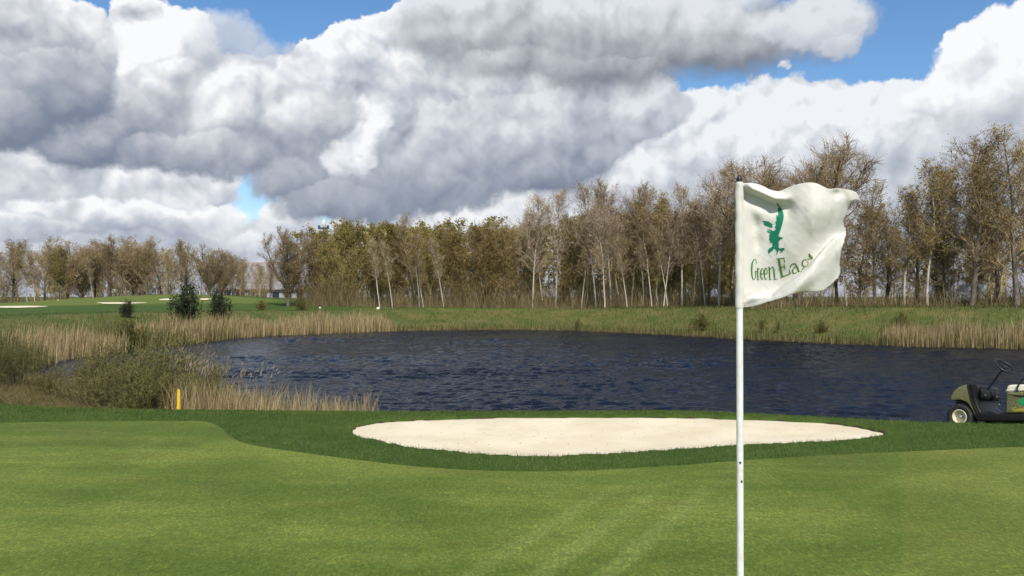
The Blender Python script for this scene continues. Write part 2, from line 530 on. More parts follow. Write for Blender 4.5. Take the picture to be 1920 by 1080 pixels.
def sheet(poly, step, dz, zf=None):
    """triangulated sheet that fills a polygon and follows the land"""
    lo, hi = poly.min(0), poly.max(0)
    xs, ys = np.meshgrid(np.arange(lo[0], hi[0], step), np.arange(lo[1], hi[1], step))
    xs = (xs + (np.arange(xs.shape[0])[:, None] % 2) * step * 0.5).ravel(); ys = ys.ravel()
    k = poly_sd(xs, ys, poly) < -step * 0.4
    pts = np.concatenate([poly, np.stack([xs[k], ys[k]], 1)])
    n = len(poly)
    v, e, fc, *_ = delaunay_2d_cdt([Vector(p) for p in pts], [(i, (i + 1) % n) for i in range(n)], [], 1, 1e-5)
    v = np.array([(q.x, q.y) for q in v])
    z = (height(v[:, 0], v[:, 1]) if zf is None else zf(v[:, 0], v[:, 1])) + dz
    return np.column_stack([v, z]), [tuple(q) for q in fc]


# putting green
m_green, nb, b = material('putting_green', (0.11, 0.18, 0.03), 0.85, Specular_IOR_Level=0.2)
co = nb.node('ShaderNodeNewGeometry').outputs['Position']
x_, y_, z_ = nb.sep(co)
big = nb.noise(nb.vm('MULTIPLY', co, (0.55, 1.0, 1)), 0.42, 3, 0.5)
mid = nb.noise(nb.vm('MULTIPLY', co, (0.6, 1.3, 1)), 1.7, 4, 0.6)
fine = nb.noise(nb.vm('MULTIPLY', co, (1.0, 1.0, 1)), 70, 3, 0.7)
flk = nb.noise(co, 26, 3, 0.75)
blot = nb.voro(co, 5.5, dim='3D')
g = nb.mix((big * 0.75 + mid * 0.35 - 0.05).step(0.38, 0.62), (0.100, 0.152, 0.018), (0.218, 0.262, 0.043))
g = nb.mix((nb.noise(co, 0.8, 4, 0.6)).step(0.52, 0.72) * 0.55, g, (0.165, 0.158, 0.032))
# mower passes: narrow paler lanes that run away to the right, a wide pale pass on the right, one turn on the left
lane = x_ * 0.9 - y_ * 0.436
l1 = ((lane + 2.5) * 16.75 + math.pi / 2 + (mid - 0.5) * 1.2).sin()
inlane = lane.step(-2.75, -2.6) * (1.0 - lane.step(-1.65, -1.5)) * (1.0 - y_.step(6.9, 7.9))
g = nb.mix(l1.step(-0.3, 1.0) * inlane * 0.48, g, (0.26, 0.31, 0.075))
l2 = ((x_ * 0.94 + y_ * 0.34) * 4.6 + (mid - 0.5) * 1.5).sin()
g = nb.mix(l2.step(-0.2, 0.6) * 0.16, g, (0.075, 0.13, 0.014))
g = nb.mix(((x_ - y_ * 0.455) + (mid - 0.5) * 0.10).step(-0.05, 0.05) * 0.26, g, (0.24, 0.235, 0.05))
ring = nb.vms('LENGTH', nb.vm('MULTIPLY_ADD', co, (0.42, 1, 0), (6.4 * 0.42, -9.9, 0)))
g = nb.mix((1.0 - ((ring - 0.95).abs()).step(0.0, 0.05)) * 0.20, g, (0.28, 0.32, 0.08))
g = nb.mix(fine.step(0.35, 0.72) * 0.55, g, (0.036, 0.064, 0.008))
g = nb.mix(flk.step(0.56, 0.76) * 0.55, g, (0.33, 0.33, 0.09))
g = nb.mix(nb.noise(nb.vm('MULTIPLY', co, (0.5, 1.6, 1)), 9, 4, 0.7).step(0.48, 0.72) * 0.40, g, (0.060, 0.095, 0.012))
g = nb.mix((1.0 - blot.step(0.03, 0.085)) * 0.35, g, (0.30, 0.27, 0.13))
grain = nb.noise(nb.vm('MULTIPLY', co, (1.0, 0.4, 1)), 48, 2, 0.7)
g = nb.mix(grain.step(0.40, 0.68) * 0.45, g, nb.vm('SCALE', g, 0.45))
g = nb.mix((1.0 - grain.step(0.28, 0.44)) * 0.55, g, nb.vm('SCALE', g, 1.7))
nb.put(b.inputs['Base Color'], g)
link_bump(nb, b, fine * 0.7 + flk * 0.6, 0.55, 0.012)
v, fc = sheet(green, 0.28, 0.006)
me = new_mesh('putting_green', v, fc, True)
obj('putting_green', me, m_green, kind='structure')

# bunker sand
m_sand, nb, b = material('sand', (0.62, 0.50, 0.34), 0.95, Specular_IOR_Level=0.1)
co = nb.node('ShaderNodeNewGeometry').outputs['Position']
s1 = nb.noise(co, 1.2, 5, 0.6); s2 = nb.noise(co, 22, 5, 0.7); s3 = nb.noise(nb.vm('MULTIPLY', co, (1, 5.0, 1)), 7, 3, 0.6)
sp = nb.voro(co, 2.6, dim='2D')
c = nb.mix(s1.step(0.35, 0.65), (0.69, 0.595, 0.42), (0.77, 0.685, 0.51))
c = nb.mix(s2.step(0.55, 0.75) * 0.25, c, (0.60, 0.48, 0.31))
c = nb.mix(1.0 - sp.step(0.018, 0.032), c, (0.16, 0.12, 0.08))
nb.put(b.inputs['Base Color'], c)
link_bump(nb, b, s2 * 0.4 + s3 * 0.8 + s1 * 0.5, 0.55, 0.05)
bex = np.array(bunker)
cen = bex.mean(0)
nrm = np.roll(bex, -1, 0) - np.roll(bex, 1, 0)
nrm = np.column_stack([nrm[:, 1], -nrm[:, 0]]); nrm /= np.linalg.norm(nrm, axis=1)[:, None]
if np.mean(np.sum(nrm * (bex - cen), 1)) < 0: nrm = -nrm
bex = bex + nrm * 0.06
def sandz(x, y):
    d = poly_sd(x, y, bunker)
    back = ss(9.4, 11.4, y)
    return -0.035 + 0.022 * back - 0.085 * ss(0.05, 1.0, -d) * (1 - 0.7 * back) + 0.012 * vnoise(x * 0.9, y * 0.9, 9) + 0.004 * vnoise(x * 5, y * 5, 10)
v, fc = sheet(bex, 0.11, 0.0, sandz)
obj('bunker_sand', new_mesh('bunker_sand', v, fc, True), m_sand, kind='structure')

# far bunkers, by the other green
def far_sand(pts, Y0):
    P = []
    for (a, c_) in pts:
        x, z = px_at(a, c_, Y0)
        P.append((x, Y0 + (c_ - pts[0][1]) * -0.55))
    return catmull(P, 4)
for cx, cy, rx, ry in [(-51.4, 88, 3.4, 1.1), (-43.6, 95, 2.6, .6), (-37.4, 104, .7, .3), (-41.4, 102, .8, .3)]:
    t = np.linspace(0, 2 * math.pi, 28, endpoint=False)
    r = 1 + 0.12 * np.sin(3 * t + cx) + 0.06 * np.sin(5 * t)
    P = np.column_stack([cx + rx * r * np.cos(t), cy + ry * r * np.sin(t)])
    v, fc = sheet(P, 0.8, 0.05)
    v[:, 2] = hz(cx, cy - ry) + 0.06 + (v[:, 1] - (cy - ry)) / (2 * ry) * 0.16
    obj('far_bunker_sand', new_mesh('far_bunker_sand', v, fc, True), m_sand, kind='structure')

# ------------------------------------------------------------------ water
m_water, nb, b = material('pond_water', (0.0046, 0.0076, 0.0160), 0.10, IOR=1.33, Specular_IOR_Level=0.29)
co = nb.node('ShaderNodeNewGeometry').outputs['Position']
wn1 = nb.noise(nb.vm('MULTIPLY', co, (0.5, 1.0, 1)), 17.0, 3, 0.62, 0.3)
wn2 = nb.noise(nb.vm('MULTIPLY', co, (0.5, 1.0, 1)), 6.5, 3, 0.6)
link_bump(nb, b, wn1 * 0.35 + wn2 * 0.65, 1.0, 0.105)
rad = np.concatenate([np.linspace(16.5, 34, 260), np.geomspace(34.1, 80, 210)])
ang = np.radians(np.concatenate([np.linspace(-52, -34, 16)[:-1], np.linspace(-34, 34, 560), np.linspace(34, 60, 22)[1:]]))
RR, AA = np.meshgrid(rad, ang, indexing='ij')
wx, wy = RR * np.sin(AA), RR * np.cos(AA)
wz = np.zeros_like(wx)
wr = np.random.default_rng(3)
for k in range(54):
    lam = 0.22 * (1.05 / 0.22) ** wr.random()
    th = wr.normal(math.radians(188), 0.42)
    kx, ky = 2 * math.pi / lam * math.sin(th), 2 * math.pi / lam * math.cos(th)
    ph = kx * wx + ky * wy + wr.random() * 6.28
    wz += 0.0074 * lam * (np.sin(ph) + 0.28 * np.cos(2 * ph))
gust = 0.75 + 0.45 * vnoise(wx / 7, wy / 4, 21)
wz = WL + wz * gust
nr, na = RR.shape
idx = np.arange(nr * na).reshape(nr, na)
f = np.stack([idx[:-1, :-1], idx[1:, :-1], idx[1:, 1:], idx[:-1, 1:]], -1).reshape(-1, 4)[:, ::-1]
f = f[:, ::-1]
dpp = poly_sd(wx, wy, pond).reshape(wx.shape)
keep = (dpp[:-1, :-1] < 1.6)
f = f.reshape(nr - 1, na - 1, 4)[keep]
wv = np.stack([wx.ravel(), wy.ravel(), wz.ravel()], 1)
used = np.unique(f); remap = np.full(len(wv), -1); remap[used] = np.arange(len(used))
me = new_mesh('pond_water', wv[used], remap[f], True)
obj('pond_water', me, m_water, kind='structure')


# ------------------------------------------------------------------ blades of grass
def blades(name, x, y, h, wid, lean, m, label, cat, z=None, quad=False, sway=0.0):
    n = len(x)
    r = np.random.default_rng(len(name) + n)
    z = height(x, y) if z is None else z
    a = r.random(n) * math.pi
    ex, ey = np.cos(a) * wid / 2, np.sin(a) * wid / 2
    lx, ly = r.normal(0, lean, n) * h + sway * h, r.normal(0, lean, n) * h
    if not quad:
        v = np.empty((n, 3, 3))
        v[:, 0] = np.stack([x - ex, y - ey, z - 0.01], 1); v[:, 1] = np.stack([x + ex, y + ey, z - 0.01], 1)
        v[:, 2] = np.stack([x + lx, y + ly, z + h], 1)
        f = np.arange(3 * n).reshape(n, 3)
    else:
        v = np.empty((n, 5, 3))
        v[:, 0] = np.stack([x - ex, y - ey, z - 0.02], 1); v[:, 1] = np.stack([x + ex, y + ey, z - 0.02], 1)
        v[:, 2] = np.stack([x + ex * 0.8 + lx * 0.35, y + ey * 0.8 + ly * 0.35, z + h * 0.6], 1)
        v[:, 3] = np.stack([x - ex * 0.8 + lx * 0.35, y - ey * 0.8 + ly * 0.35, z + h * 0.6], 1)
        v[:, 4] = np.stack([x + lx, y + ly, z + h], 1)
        i = np.arange(n)[:, None] * 5
        f = np.concatenate([i + np.array([[0, 1, 2]]), i + np.array([[0, 2, 3]]), i + np.array([[3, 2, 4]])])
    me = new_mesh(name, v.reshape(-1, 3), f)
    return obj(name, me, m, label=label, cat=cat, kind='stuff')


def scatter(n, x0, x1, y0, y1, ok):
    x = rng.uniform(x0, x1, n); y = rng.uniform(y0, y1, n)
    k = ok(x, y); return x[k], y[k]


m_fringe = leafy('fringe_grass', [(0, (0.040, 0.078, 0.013)), (0.5, (0.082, 0.146, 0.023)), (0.85, (0.138, 0.198, 0.036)), (1, (0.24, 0.24, 0.085))], 0.7, 0.3, drift=0.45)
def fr_ok(x, y): return (poly_sd(x, y, green) > 0.0) & (poly_sd(x, y, bunker) > 0.0) & (np.abs(x) < 0.68 * y + 0.6) & (poly_sd(x, y, pond) > 2.2)
x, y = scatter(420000, -11.5, 12.5, 7.8, 16.5, fr_ok)
hh = rng.uniform(0.014, 0.036, len(x))
near_b = np.exp(-(poly_sd(x, y, bunker) / 0.12) ** 2)
hh *= 1 - 0.15 * near_b + (rng.random(len(x)) < 0.18) * near_b * rng.uniform(0.3, 1.1, len(x)) * (vnoise(x * 1.7, y * 1.7, 17) > 0.0)
blades('fringe_grass', x, y, hh, 0.007, 0.5, m_fringe, 'dark green collar of longer grass round the green and bunker', 'grass')
m_rough = leafy('rough_grass', [(0, (0.035, 0.060, 0.012)), (0.45, (0.080, 0.105, 0.024)), (0.8, (0.16, 0.15, 0.05)), (1, (0.30, 0.24, 0.11))], 0.8, 0.25)
def rg_ok(x, y):
    d = poly_sd(x, y, pond)
    return (d > 0.1) & (d < 14 + 8 * (x > 10)) & (y > 30) & (np.abs(x) < 0.64 * y)
x, y = scatter(110000, -40, 46, 32, 96, rg_ok)
d = poly_sd(x, y, pond)
hh = rng.uniform(0.10, 0.34, len(x)) * (1 + 0.6 * np.exp(-d / 2.0)) * (1 - 0.65 * ss(6, 11, d) * (x < 8))
blades('rough_grass', x, y, hh, 0.035, 0.35, m_rough, 'olive rough grass on the bank across the pond', 'grass')

m_dryg = leafy('dry_grass', [(0, (0.085, 0.075, 0.028)), (0.5, (0.18, 0.142, 0.062)), (0.8, (0.28, 0.22, 0.105)), (1, (0.085, 0.105, 0.025))], 0.85, 0.25, drift=0.3)
def dg_ok(x, y):
    d = poly_sd(x, y, pond)
    return (d > -0.2) & (d < 4.6 + 1.2 * vnoise(x / 1.5, y / 1.5, 13)) & (x < -3.0) & (d < 1.2 + 1.1 * np.clip(-4.5 - x, 0, 9))
x, y = scatter(150000, -26, -3, 16, 36, dg_ok)
blades('dry_grass', x, y, rng.uniform(0.05, 0.2, len(x)), 0.012, 0.7, m_dryg, 'dry straw-coloured grass on the near left bank under the shrubs', 'grass')
# ------------------------------------------------------------------ trees
class Wood:
    """collects tapered limb segments and leaves, then turns them into meshes"""
    def __init__(s): s.seg = {}; s.leaf = []
    def add(s, key, p, q, r0, r1, n): s.seg.setdefault((key, n), []).append((*p, *q, r0, r1))
    def mesh(s, name, keys, leaf=None, leaf_slot=0):
        VV, FF, MM, off = [], [], [], 0
        for (key, n), arr in s.seg.items():
            if key not in keys: continue
            a = np.array(arr); p, q, r0, r1 = a[:, 0:3], a[:, 3:6], a[:, 6], a[:, 7]
            d = q - p; L = np.linalg.norm(d, axis=1, keepdims=True) + 1e-9; d = d / L
            ref = np.where(np.abs(d[:, 0:1]) < 0.9, np.array([[1.0, 0, 0]]), np.array([[0, 1.0, 0]]))
            u = np.cross(d, ref); u /= np.linalg.norm(u, axis=1, keepdims=True); w_ = np.cross(d, u)
            t = np.arange(n) / n * 2 * math.pi
            ring = np.cos(t)[None, :, None] * u[:, None] + np.sin(t)[None, :, None] * w_[:, None]
            V0 = p[:, None] + ring * r0[:, None, None]; V1 = q[:, None] + ring * r1[:, None, None]
            v = np.concatenate([V0, V1], 1).reshape(-1, 3)
            base = (np.arange(len(a)) * 2 * n)[:, None, None] + off
            k = np.arange(n); k2 = (k + 1) % n
            fq = np.stack([k, k2, k2 + n, k + n], 1)[None] + base
            FF.append(fq.reshape(-1, 4)); MM.append(np.zeros(len(fq.reshape(-1, 4)), int)); VV.append(v); off += len(v)
        if leaf and s.leaf:
            a = np.array(s.leaf)      # centre, size
            n = len(a); r = np.random.default_rng(n)
            d = r.normal(size=(n, 3)); d /= np.linalg.norm(d, axis=1, keepdims=True)
            e = np.cross(d, r.normal(size=(n, 3))); e /= np.linalg.norm(e, axis=1, keepdims=True)
            sz = a[:, 3:4]
            v = np.stack([a[:, :3] - d * sz, a[:, :3] + e * sz * 0.55, a[:, :3] + d * sz, a[:, :3] - e * sz * 0.55], 1).reshape(-1, 3)
            fq = np.arange(4 * n).reshape(n, 4) + off
            VV.append(v); FF.append(fq); MM.append(np.full(n, leaf_slot)); off += len(v)
        me = new_mesh(name, np.concatenate(VV), np.concatenate(FF))
        me.polygons.foreach_set('material_index', np.concatenate(MM).astype(np.int32))
        return me


def unit(v): return v / (np.linalg.norm(v) + 1e-9)


def grow_tree(seed, H, tr, h0, spread, up, n1, n2, n3, wander=0.12, leafn=0, leafsz=0.07, lean=0.0, fork=False, leaf_low=0.0, dense_top=1.0, twig=0.011, stems=1):
    r = np.random.default_rng(seed)
    W = Wood()
    ends = []
    def limb(key, p, d, L, r0, r1, nseg, sides, trop, wob):
        pts = [p]
        for k in range(nseg):
            d = unit(d + r.normal(0, wob, 3) + np.array([0, 0, trop]))
            q = p + d * L / nseg
            ra = r0 + (r1 - r0) * k / nseg; rb = r0 + (r1 - r0) * (k + 1) / nseg
            W.add(key, p, q, ra, rb, sides)
            p = q; pts.append(p)
        return pts, d
    def at_(pts, f):
        x = f * (len(pts) - 1); k = min(int(x), len(pts) - 2); t = x - k
        return pts[k] * (1 - t) + pts[k + 1] * t, unit(pts[k + 1] - pts[k])
    trunks = []
    for st in range(stems):
        ba = r.random() * 6.28
        off = np.array([math.cos(ba), math.sin(ba), 0]) * (0.25 * st)
        d0 = unit(np.array([lean + (0.16 * math.cos(ba) if st else 0), r.normal(0, 0.03) + (0.16 * math.sin(ba) if st else 0), 1.0]))
        HH = H * (1 - 0.12 * st)
        if fork:
            pts, d = limb('trunk', off, d0, HH * fork, tr * 1.15, tr * 0.8, 5, 8, 0.02, 0.05)
            for q in range(7):
                a = q * 1.047 + r.normal(0, .2); o_ = 0.12 if q == 6 else r.uniform(.5, .8)
                dd = unit(np.array([math.cos(a) * o_, math.sin(a) * o_, 0.9]))
                p2, _ = limb('trunk', pts[-1], dd, HH * (1 - fork) * r.uniform(0.75, 1.0), tr * 0.55, 0.03, 9, 6, 0.10, 0.09)
                trunks.append((p2, HH * (1 - fork), 0.12))
            trunks.append((pts, HH, 0.45))
        else:
            pts, d = limb('trunk', off, d0, HH, tr, 0.018, 14, 7, 0.05, 0.045)
            trunks.append((pts, HH, h0))
    for pts, HH, hh0 in trunks:
        nn = max(4, int(n1 * len(pts) / 15))
        for i in range(nn):
            f = hh0 + (0.985 - hh0) * ((i + r.random()) / nn)
            p, td = at_(pts, f)
            rel = (f - hh0) / (1 - hh0)
            L = H * spread * (0.35 + 0.75 * math.sin(math.pi * min(1, 0.22 + 0.72 * rel)) ** 1.0) * r.uniform(0.65, 1.15) * (1.0 if rel < 0.8 else dense_top)
            a = r.random() * 6.28
            out = np.array([math.cos(a), math.sin(a), 0])
            dd = unit(out * (1 - up * 0.8) + np.array([0, 0, up + 0.25 * rel]))
            rb = max(0.022, 0.30 * tr * (1 - 0.75 * f))
            b1, _ = limb('crown', p, dd, L, rb, 0.012, 5, 4, 0.10 * up + 0.02, wander)
            for j in range(n2):
                g = 0.18 + 0.82 * (j + r.random()) / n2
                p2, bd = at_(b1, g)
                sd_ = unit(bd * 0.6 + r.normal(0, 0.55, 3) + np.array([0, 0, 0.25 * up + 0.05]))
                L2 = L * r.uniform(0.28, 0.5) * (1.15 - 0.5 * g)
                b2, _ = limb('crown', p2, sd_, L2, 0.014, 0.009, 2, 3, 0.06, wander)
                for k in range(n3):
                    p3, bd3 = at_(b2, 0.1 + 0.9 * (k + r.random()) / n3)
                    d3 = unit(bd3 * 0.7 + r.normal(0, 0.5, 3) + np.array([0, 0, 0.15 * up]))
                    L3 = r.uniform(0.25, 0.75) * (0.6 + 0.05 * H)
                    q3 = p3 + d3 * L3
                    W.add('crown', p3, q3, twig, twig * 0.35, 3)
                    ends.append((p3, q3))
    if leafn:
        E = [ends[i] for i in r.integers(0, len(ends), leafn)]
        for p, q in E:
            t = r.random()
            c = p * (1 - t) + q * t + r.normal(0, 0.12, 3)
            if c[2] > leaf_low * H: W.leaf.append((*c, leafsz * r.uniform(0.6, 1.4)))
    return W


def bark(name, c1, c2, sc=9.0):
    m, nb, b = material(name, c1, 0.9, Specular_IOR_Level=0.1)
    co = objco(nb)
    n = nb.noise(nb.vm('MULTIPLY', co, (1, 1, 0.25)), sc, 4, 0.65)
    nb.put(b.inputs['Base Color'], nb.mix(n.step(0.35, 0.65), c1, c2))
    link_bump(nb, b, n, 0.6, 0.03)
    return m
m_bark = bark('oak_bark', (0.10, 0.083, 0.065), (0.21, 0.18, 0.14))
m_bark2 = bark('alder_bark', (0.11, 0.095, 0.07), (0.20, 0.17, 0.12))
m_birch, nb, b = material('birch_bark', (0.6, 0.57, 0.5), 0.8, Specular_IOR_Level=0.2)
co = objco(nb)
n = nb.noise(nb.vm('MULTIPLY', co, (1.2, 1.2, 2.6)), 2.3, 4, 0.65)
zz = nb.sep(co)[2]
c = nb.mix((n + (zz * -0.012) + 0.08).step(0.36, 0.46), (0.055, 0.045, 0.036), (0.50, 0.46, 0.38))
nb.put(b.inputs['Base Color'], c)
m_twig_g = leafy('grey_brown_twigs', [(0, (0.198, 0.143, 0.077)), (0.6, (0.358, 0.265, 0.148)), (1, (0.528, 0.404, 0.225))], 0.85, 0.0, 0.5)
m_twig_p = leafy('birch_twigs', [(0, (0.198, 0.139, 0.101)), (0.6, (0.372, 0.286, 0.200)), (1, (0.617, 0.495, 0.352))], 0.85, 0.0, 0.5)
m_twig_w = leafy('thicket_twigs', [(0, (0.176, 0.128, 0.061)), (0.6, (0.338, 0.251, 0.119)), (1, (0.514, 0.400, 0.190))], 0.85, 0.0, 0.5)
m_lf_gold = leafy('young_gold_leaves', [(0, (0.198, 0.151, 0.028)), (0.6, (0.365, 0.277, 0.055)), (1, (0.485, 0.397, 0.097))], 0.7, 0.4, 0.4)
m_lf_olive = leafy('olive_buds', [(0, (0.154, 0.132, 0.036)), (0.6, (0.295, 0.246, 0.070)), (1, (0.415, 0.350, 0.114))], 0.7, 0.35, 0.5)
m_lf_rust = leafy('rusty_old_leaves', [(0, (0.176, 0.119, 0.044)), (0.6, (0.318, 0.235, 0.087)), (1, (0.430, 0.359, 0.154))], 0.8, 0.3, 0.4)
m_lf_dark = leafy('evergreen_leaves', [(0, (0.010, 0.020, 0.008)), (0.6, (0.024, 0.042, 0.014)), (1, (0.050, 0.075, 0.024))], 0.6, 0.2)
m_lf_brown = leafy('brown_buds', [(0, (0.147, 0.107, 0.034)), (0.6, (0.293, 0.229, 0.071)), (1, (0.438, 0.348, 0.112))], 0.8, 0.3, 0.5)

PROTO = {}
def proto(key, W, bark_m, twig_m, leaf_m, Hn):
    t = W.mesh(key + '_trunk', ('trunk',)); t.materials.append(bark_m)
    t.polygons.foreach_set('use_smooth', np.ones(len(t.polygons), bool))
    c = W.mesh(key + '_crown', ('crown',), leaf=leaf_m is not None, leaf_slot=1)
    c.materials.append(twig_m)
    if leaf_m: c.materials.append(leaf_m)
    top = 0.0
    for me in (t, c):
        co_ = np.empty(len(me.vertices) * 3, np.float32); me.vertices.foreach_get('co', co_); top = max(top, float(np.percentile(co_[2::3], 99.9)))
    PROTO[key] = (t, c, top)

# seed, height, trunk r, first branch, spread, upsweep, branches
proto('birch_a', grow_tree(1, 14, .12, .30, .25, .55, 46, 8, 6, twig=.012, dense_top=.75, leafn=1500, leafsz=.05), m_birch, m_twig_p, m_lf_brown, 14)
proto('birch_b', grow_tree(2, 14, .11, .30, .24, .58, 44, 8, 5, dense_top=.75, leafn=1200, leafsz=.075, leaf_low=.25, lean=.03), m_birch, m_twig_p, m_lf_brown, 14)
proto('birch_c', grow_tree(3, 13, .12, .26, .23, .60, 50, 8, 5, leafn=3400, leafsz=.085, leaf_low=.3, lean=-.04), m_birch, m_twig_p, m_lf_gold, 13)
proto('birch_lean', grow_tree(4, 12, .11, .40, .17, .72, 34, 7, 5, lean=-.20, leafn=1100, leafsz=.07), m_birch, m_twig_p, m_lf_olive, 12)
proto('olive_a', grow_tree(5, 13, .16, .12, .27, .50, 62, 8, 4, leafn=7000, leafsz=.10, wander=.16), m_bark2, m_twig_w, m_lf_olive, 13)
proto('olive_b', grow_tree(6, 12, .14, .08, .25, .60, 54, 8, 4, leafn=6500, leafsz=.10, stems=2, wander=.16), m_bark2, m_twig_w, m_lf_olive, 12)
proto('rust', grow_tree(7, 12, .20, .08, .34, .42, 64, 8, 4, leafn=7500, leafsz=.10, wander=.2), m_bark, m_twig_w, m_lf_rust, 12)
proto('oak_a', grow_tree(8, 13, .32, .3, .20, .50, 52, 7, 5, fork=.22, wander=.2, twig=.013, leafn=1500, leafsz=.05), m_bark, m_twig_g, m_lf_brown, 13)
proto('oak_b', grow_tree(9, 12, .28, .25, .22, .45, 52, 7, 5, fork=.17, wander=.2, twig=.013, leafn=2200, leafsz=.05), m_bark, m_twig_g, m_lf_brown, 12)
proto('bare_a', grow_tree(10, 13, .18, .14, .28, .55, 50, 8, 5, wander=.17, leafn=2200, leafsz=.055), m_bark, m_twig_g, m_lf_brown, 13)
proto('bare_b', grow_tree(11, 13, .16, .12, .25, .60, 44, 7, 5, stems=2, wander=.17, leafn=900, leafsz=.08), m_bark, m_twig_g, m_lf_brown, 13)
proto('brown_top', grow_tree(12, 14, .23, .18, .26, .50, 48, 7, 5, wander=.18, leafn=3600, leafsz=.07, leaf_low=.5), m_bark, m_twig_g, m_lf_rust, 14)

KINDS = {
    'birch_a': ('birch_tree', 'birch', 'bare white-trunked birch'), 'birch_b': ('birch_tree', 'birch', 'brown-budded white birch'),
    'birch_c': ('birch_tree', 'birch', 'golden-leaved white birch'), 'birch_lean': ('birch_tree', 'birch', 'thin leaning white birch'),
    'olive_a': ('budding_tree', 'tree', 'tree in olive-brown bud'), 'olive_b': ('budding_tree', 'tree', 'twin-stemmed tree in olive-brown bud'),
    'rust': ('brown_leaved_oak', 'oak', 'rusty brown-leaved oak'), 'oak_a': ('bare_oak', 'oak', 'bare spreading oak'),
    'oak_b': ('bare_oak', 'oak', 'bare round-crowned oak'), 'bare_a': ('bare_tree', 'tree', 'bare grey-brown tree'),
    'bare_b': ('bare_tree', 'tree', 'bare twin-stemmed tree'), 'brown_top': ('brown_topped_tree', 'tree', 'tall brown-tufted tree'),
}
trng = np.random.default_rng(31)


def plant(kind, px, top, Y, wide=1.0, label=None, group=None):
    x = (px - 960) / F * Y
    z = hz(x, Y) - 0.05
    Ht = CAMZ - (top - HOR) / F * Y - z
    t, c_, h0 = PROTO[kind]
    s = Ht / h0
    name, cat, desc = KINDS[kind]
    root = obj(name, None, loc=(x, Y, z), label=label, cat=cat, group=group)
    root.empty_display_size = 0.5
    sx = s * wide
    for nm, me in (('trunk', t), ('crown', c_)):
        o = obj(nm, me, parent=root)
    root.scale = (sx, sx, s)
    root.rotation_euler = (trng.normal(0, .03), trng.normal(0, .03), trng.random() * 6.28 if kind != 'birch_lean' else trng.uniform(-0.5, 0.5))
    return root


ORD = ['leftmost', 'second from left', 'third from left', 'fourth from left', 'fifth from left', 'sixth from left', 'seventh from left', 'eighth from left', 'ninth from left', 'tenth from left', 'eleventh from left', 'twelfth from left', 'thirteenth from left', 'fourteenth from left', 'fifteenth from left', 'sixteenth from left', 'seventeenth from left', 'eighteenth from left']
def row(items, where, group):
    items = sorted(items, key=lambda q: q[1])
    cnt = {}
    tot = {}
    for it in items: tot[it[0]] = tot.get(it[0], 0) + 1
    for it in items:
        kind, px, top, Y = it[:4]
        wide = it[4] if len(it) > 4 else 1.0
        i = cnt.get(kind, 0); cnt[kind] = i + 1
        desc = KINDS[kind][2]
        if len(it) > 5: lab = it[5]
        elif tot[kind] == 1: lab = 'the only ' + desc + ' ' + where
        else:
            lab = (ORD[i] if i < tot[kind] - 1 else 'rightmost') + ' ' + desc + ' ' + where
        plant(kind, px, top, Y, wide, lab, group)

row([('bare_a', -14, 462, 130, 1.35), ('bare_b', 22, 448, 134, 1.35), ('birch_c', 52, 448, 128, 1.15), ('bare_a', 84, 440, 132, 1.35), ('olive_a', 112, 462, 127, 1.1), ('birch_lean', 66, 474, 126),
     ('oak_b', 152, 452, 138, 1.35), ('bare_a', 178, 446, 140, 1.35), ('bare_b', 204, 439, 138, 1.35), ('birch_lean', 176, 480, 132), ('bare_a', 228, 441, 139, 1.35), ('oak_a', 252, 446, 142, 1.35), ('bare_b', 276, 447, 140, 1.35),
     ('bare_a', 302, 462, 144, 1.35), ('birch_c', 333, 448, 141, 1.2), ('bare_b', 352, 456, 146, 1.35), ('oak_b', 391, 458, 138, 1.15, 'bare round-crowned oak above the dark evergreen bushes on the left'), ('bare_a', 436, 474, 146, 1.35), ('bare_b', 458, 482, 160, 1.2), ('bare_a', 482, 492, 165, 1.3), ('bare_b', 506, 486, 168, 1.2), ('oak_a', 128, 458, 136, 1.2), ('bare_a', 314, 470, 136, 1.3), ('oak_b', 416, 470, 150, 1.2)],
    'in the tree line beyond the far green', 'tree line on the left')
row([('oak_b', 540, 425, 96, 1.0, 'bare spreading oak standing alone in front of the far building'), ('bare_a', 585, 428, 98, 1.2), ('olive_b', 618, 440, 97), ('olive_a', 645, 412, 96), ('olive_a', 672, 407, 98), ('olive_b', 706, 422, 97),
     ('birch_lean', 712, 440, 92), ('olive_a', 738, 416, 99), ('birch_lean', 736, 448, 92), ('bare_a', 776, 398, 98), ('birch_c', 786, 436, 92), ('birch_lean', 794, 445, 92), ('olive_b', 806, 432, 96), ('birch_lean', 832, 442, 92),
     ('olive_a', 846, 424, 98), ('rust', 872, 424, 95), ('rust', 908, 416, 95, 1.05), ('oak_a', 936, 398, 104), ('rust', 944, 420, 95), ('rust', 975, 424, 96), ('birch_a', 998, 358, 92), ('birch_b', 1018, 385, 93), ('birch_a', 1042, 352, 92),
     ('olive_b', 1066, 400, 93)], 'in the wood left of the tall birches', 'trees at the edge of the wood')
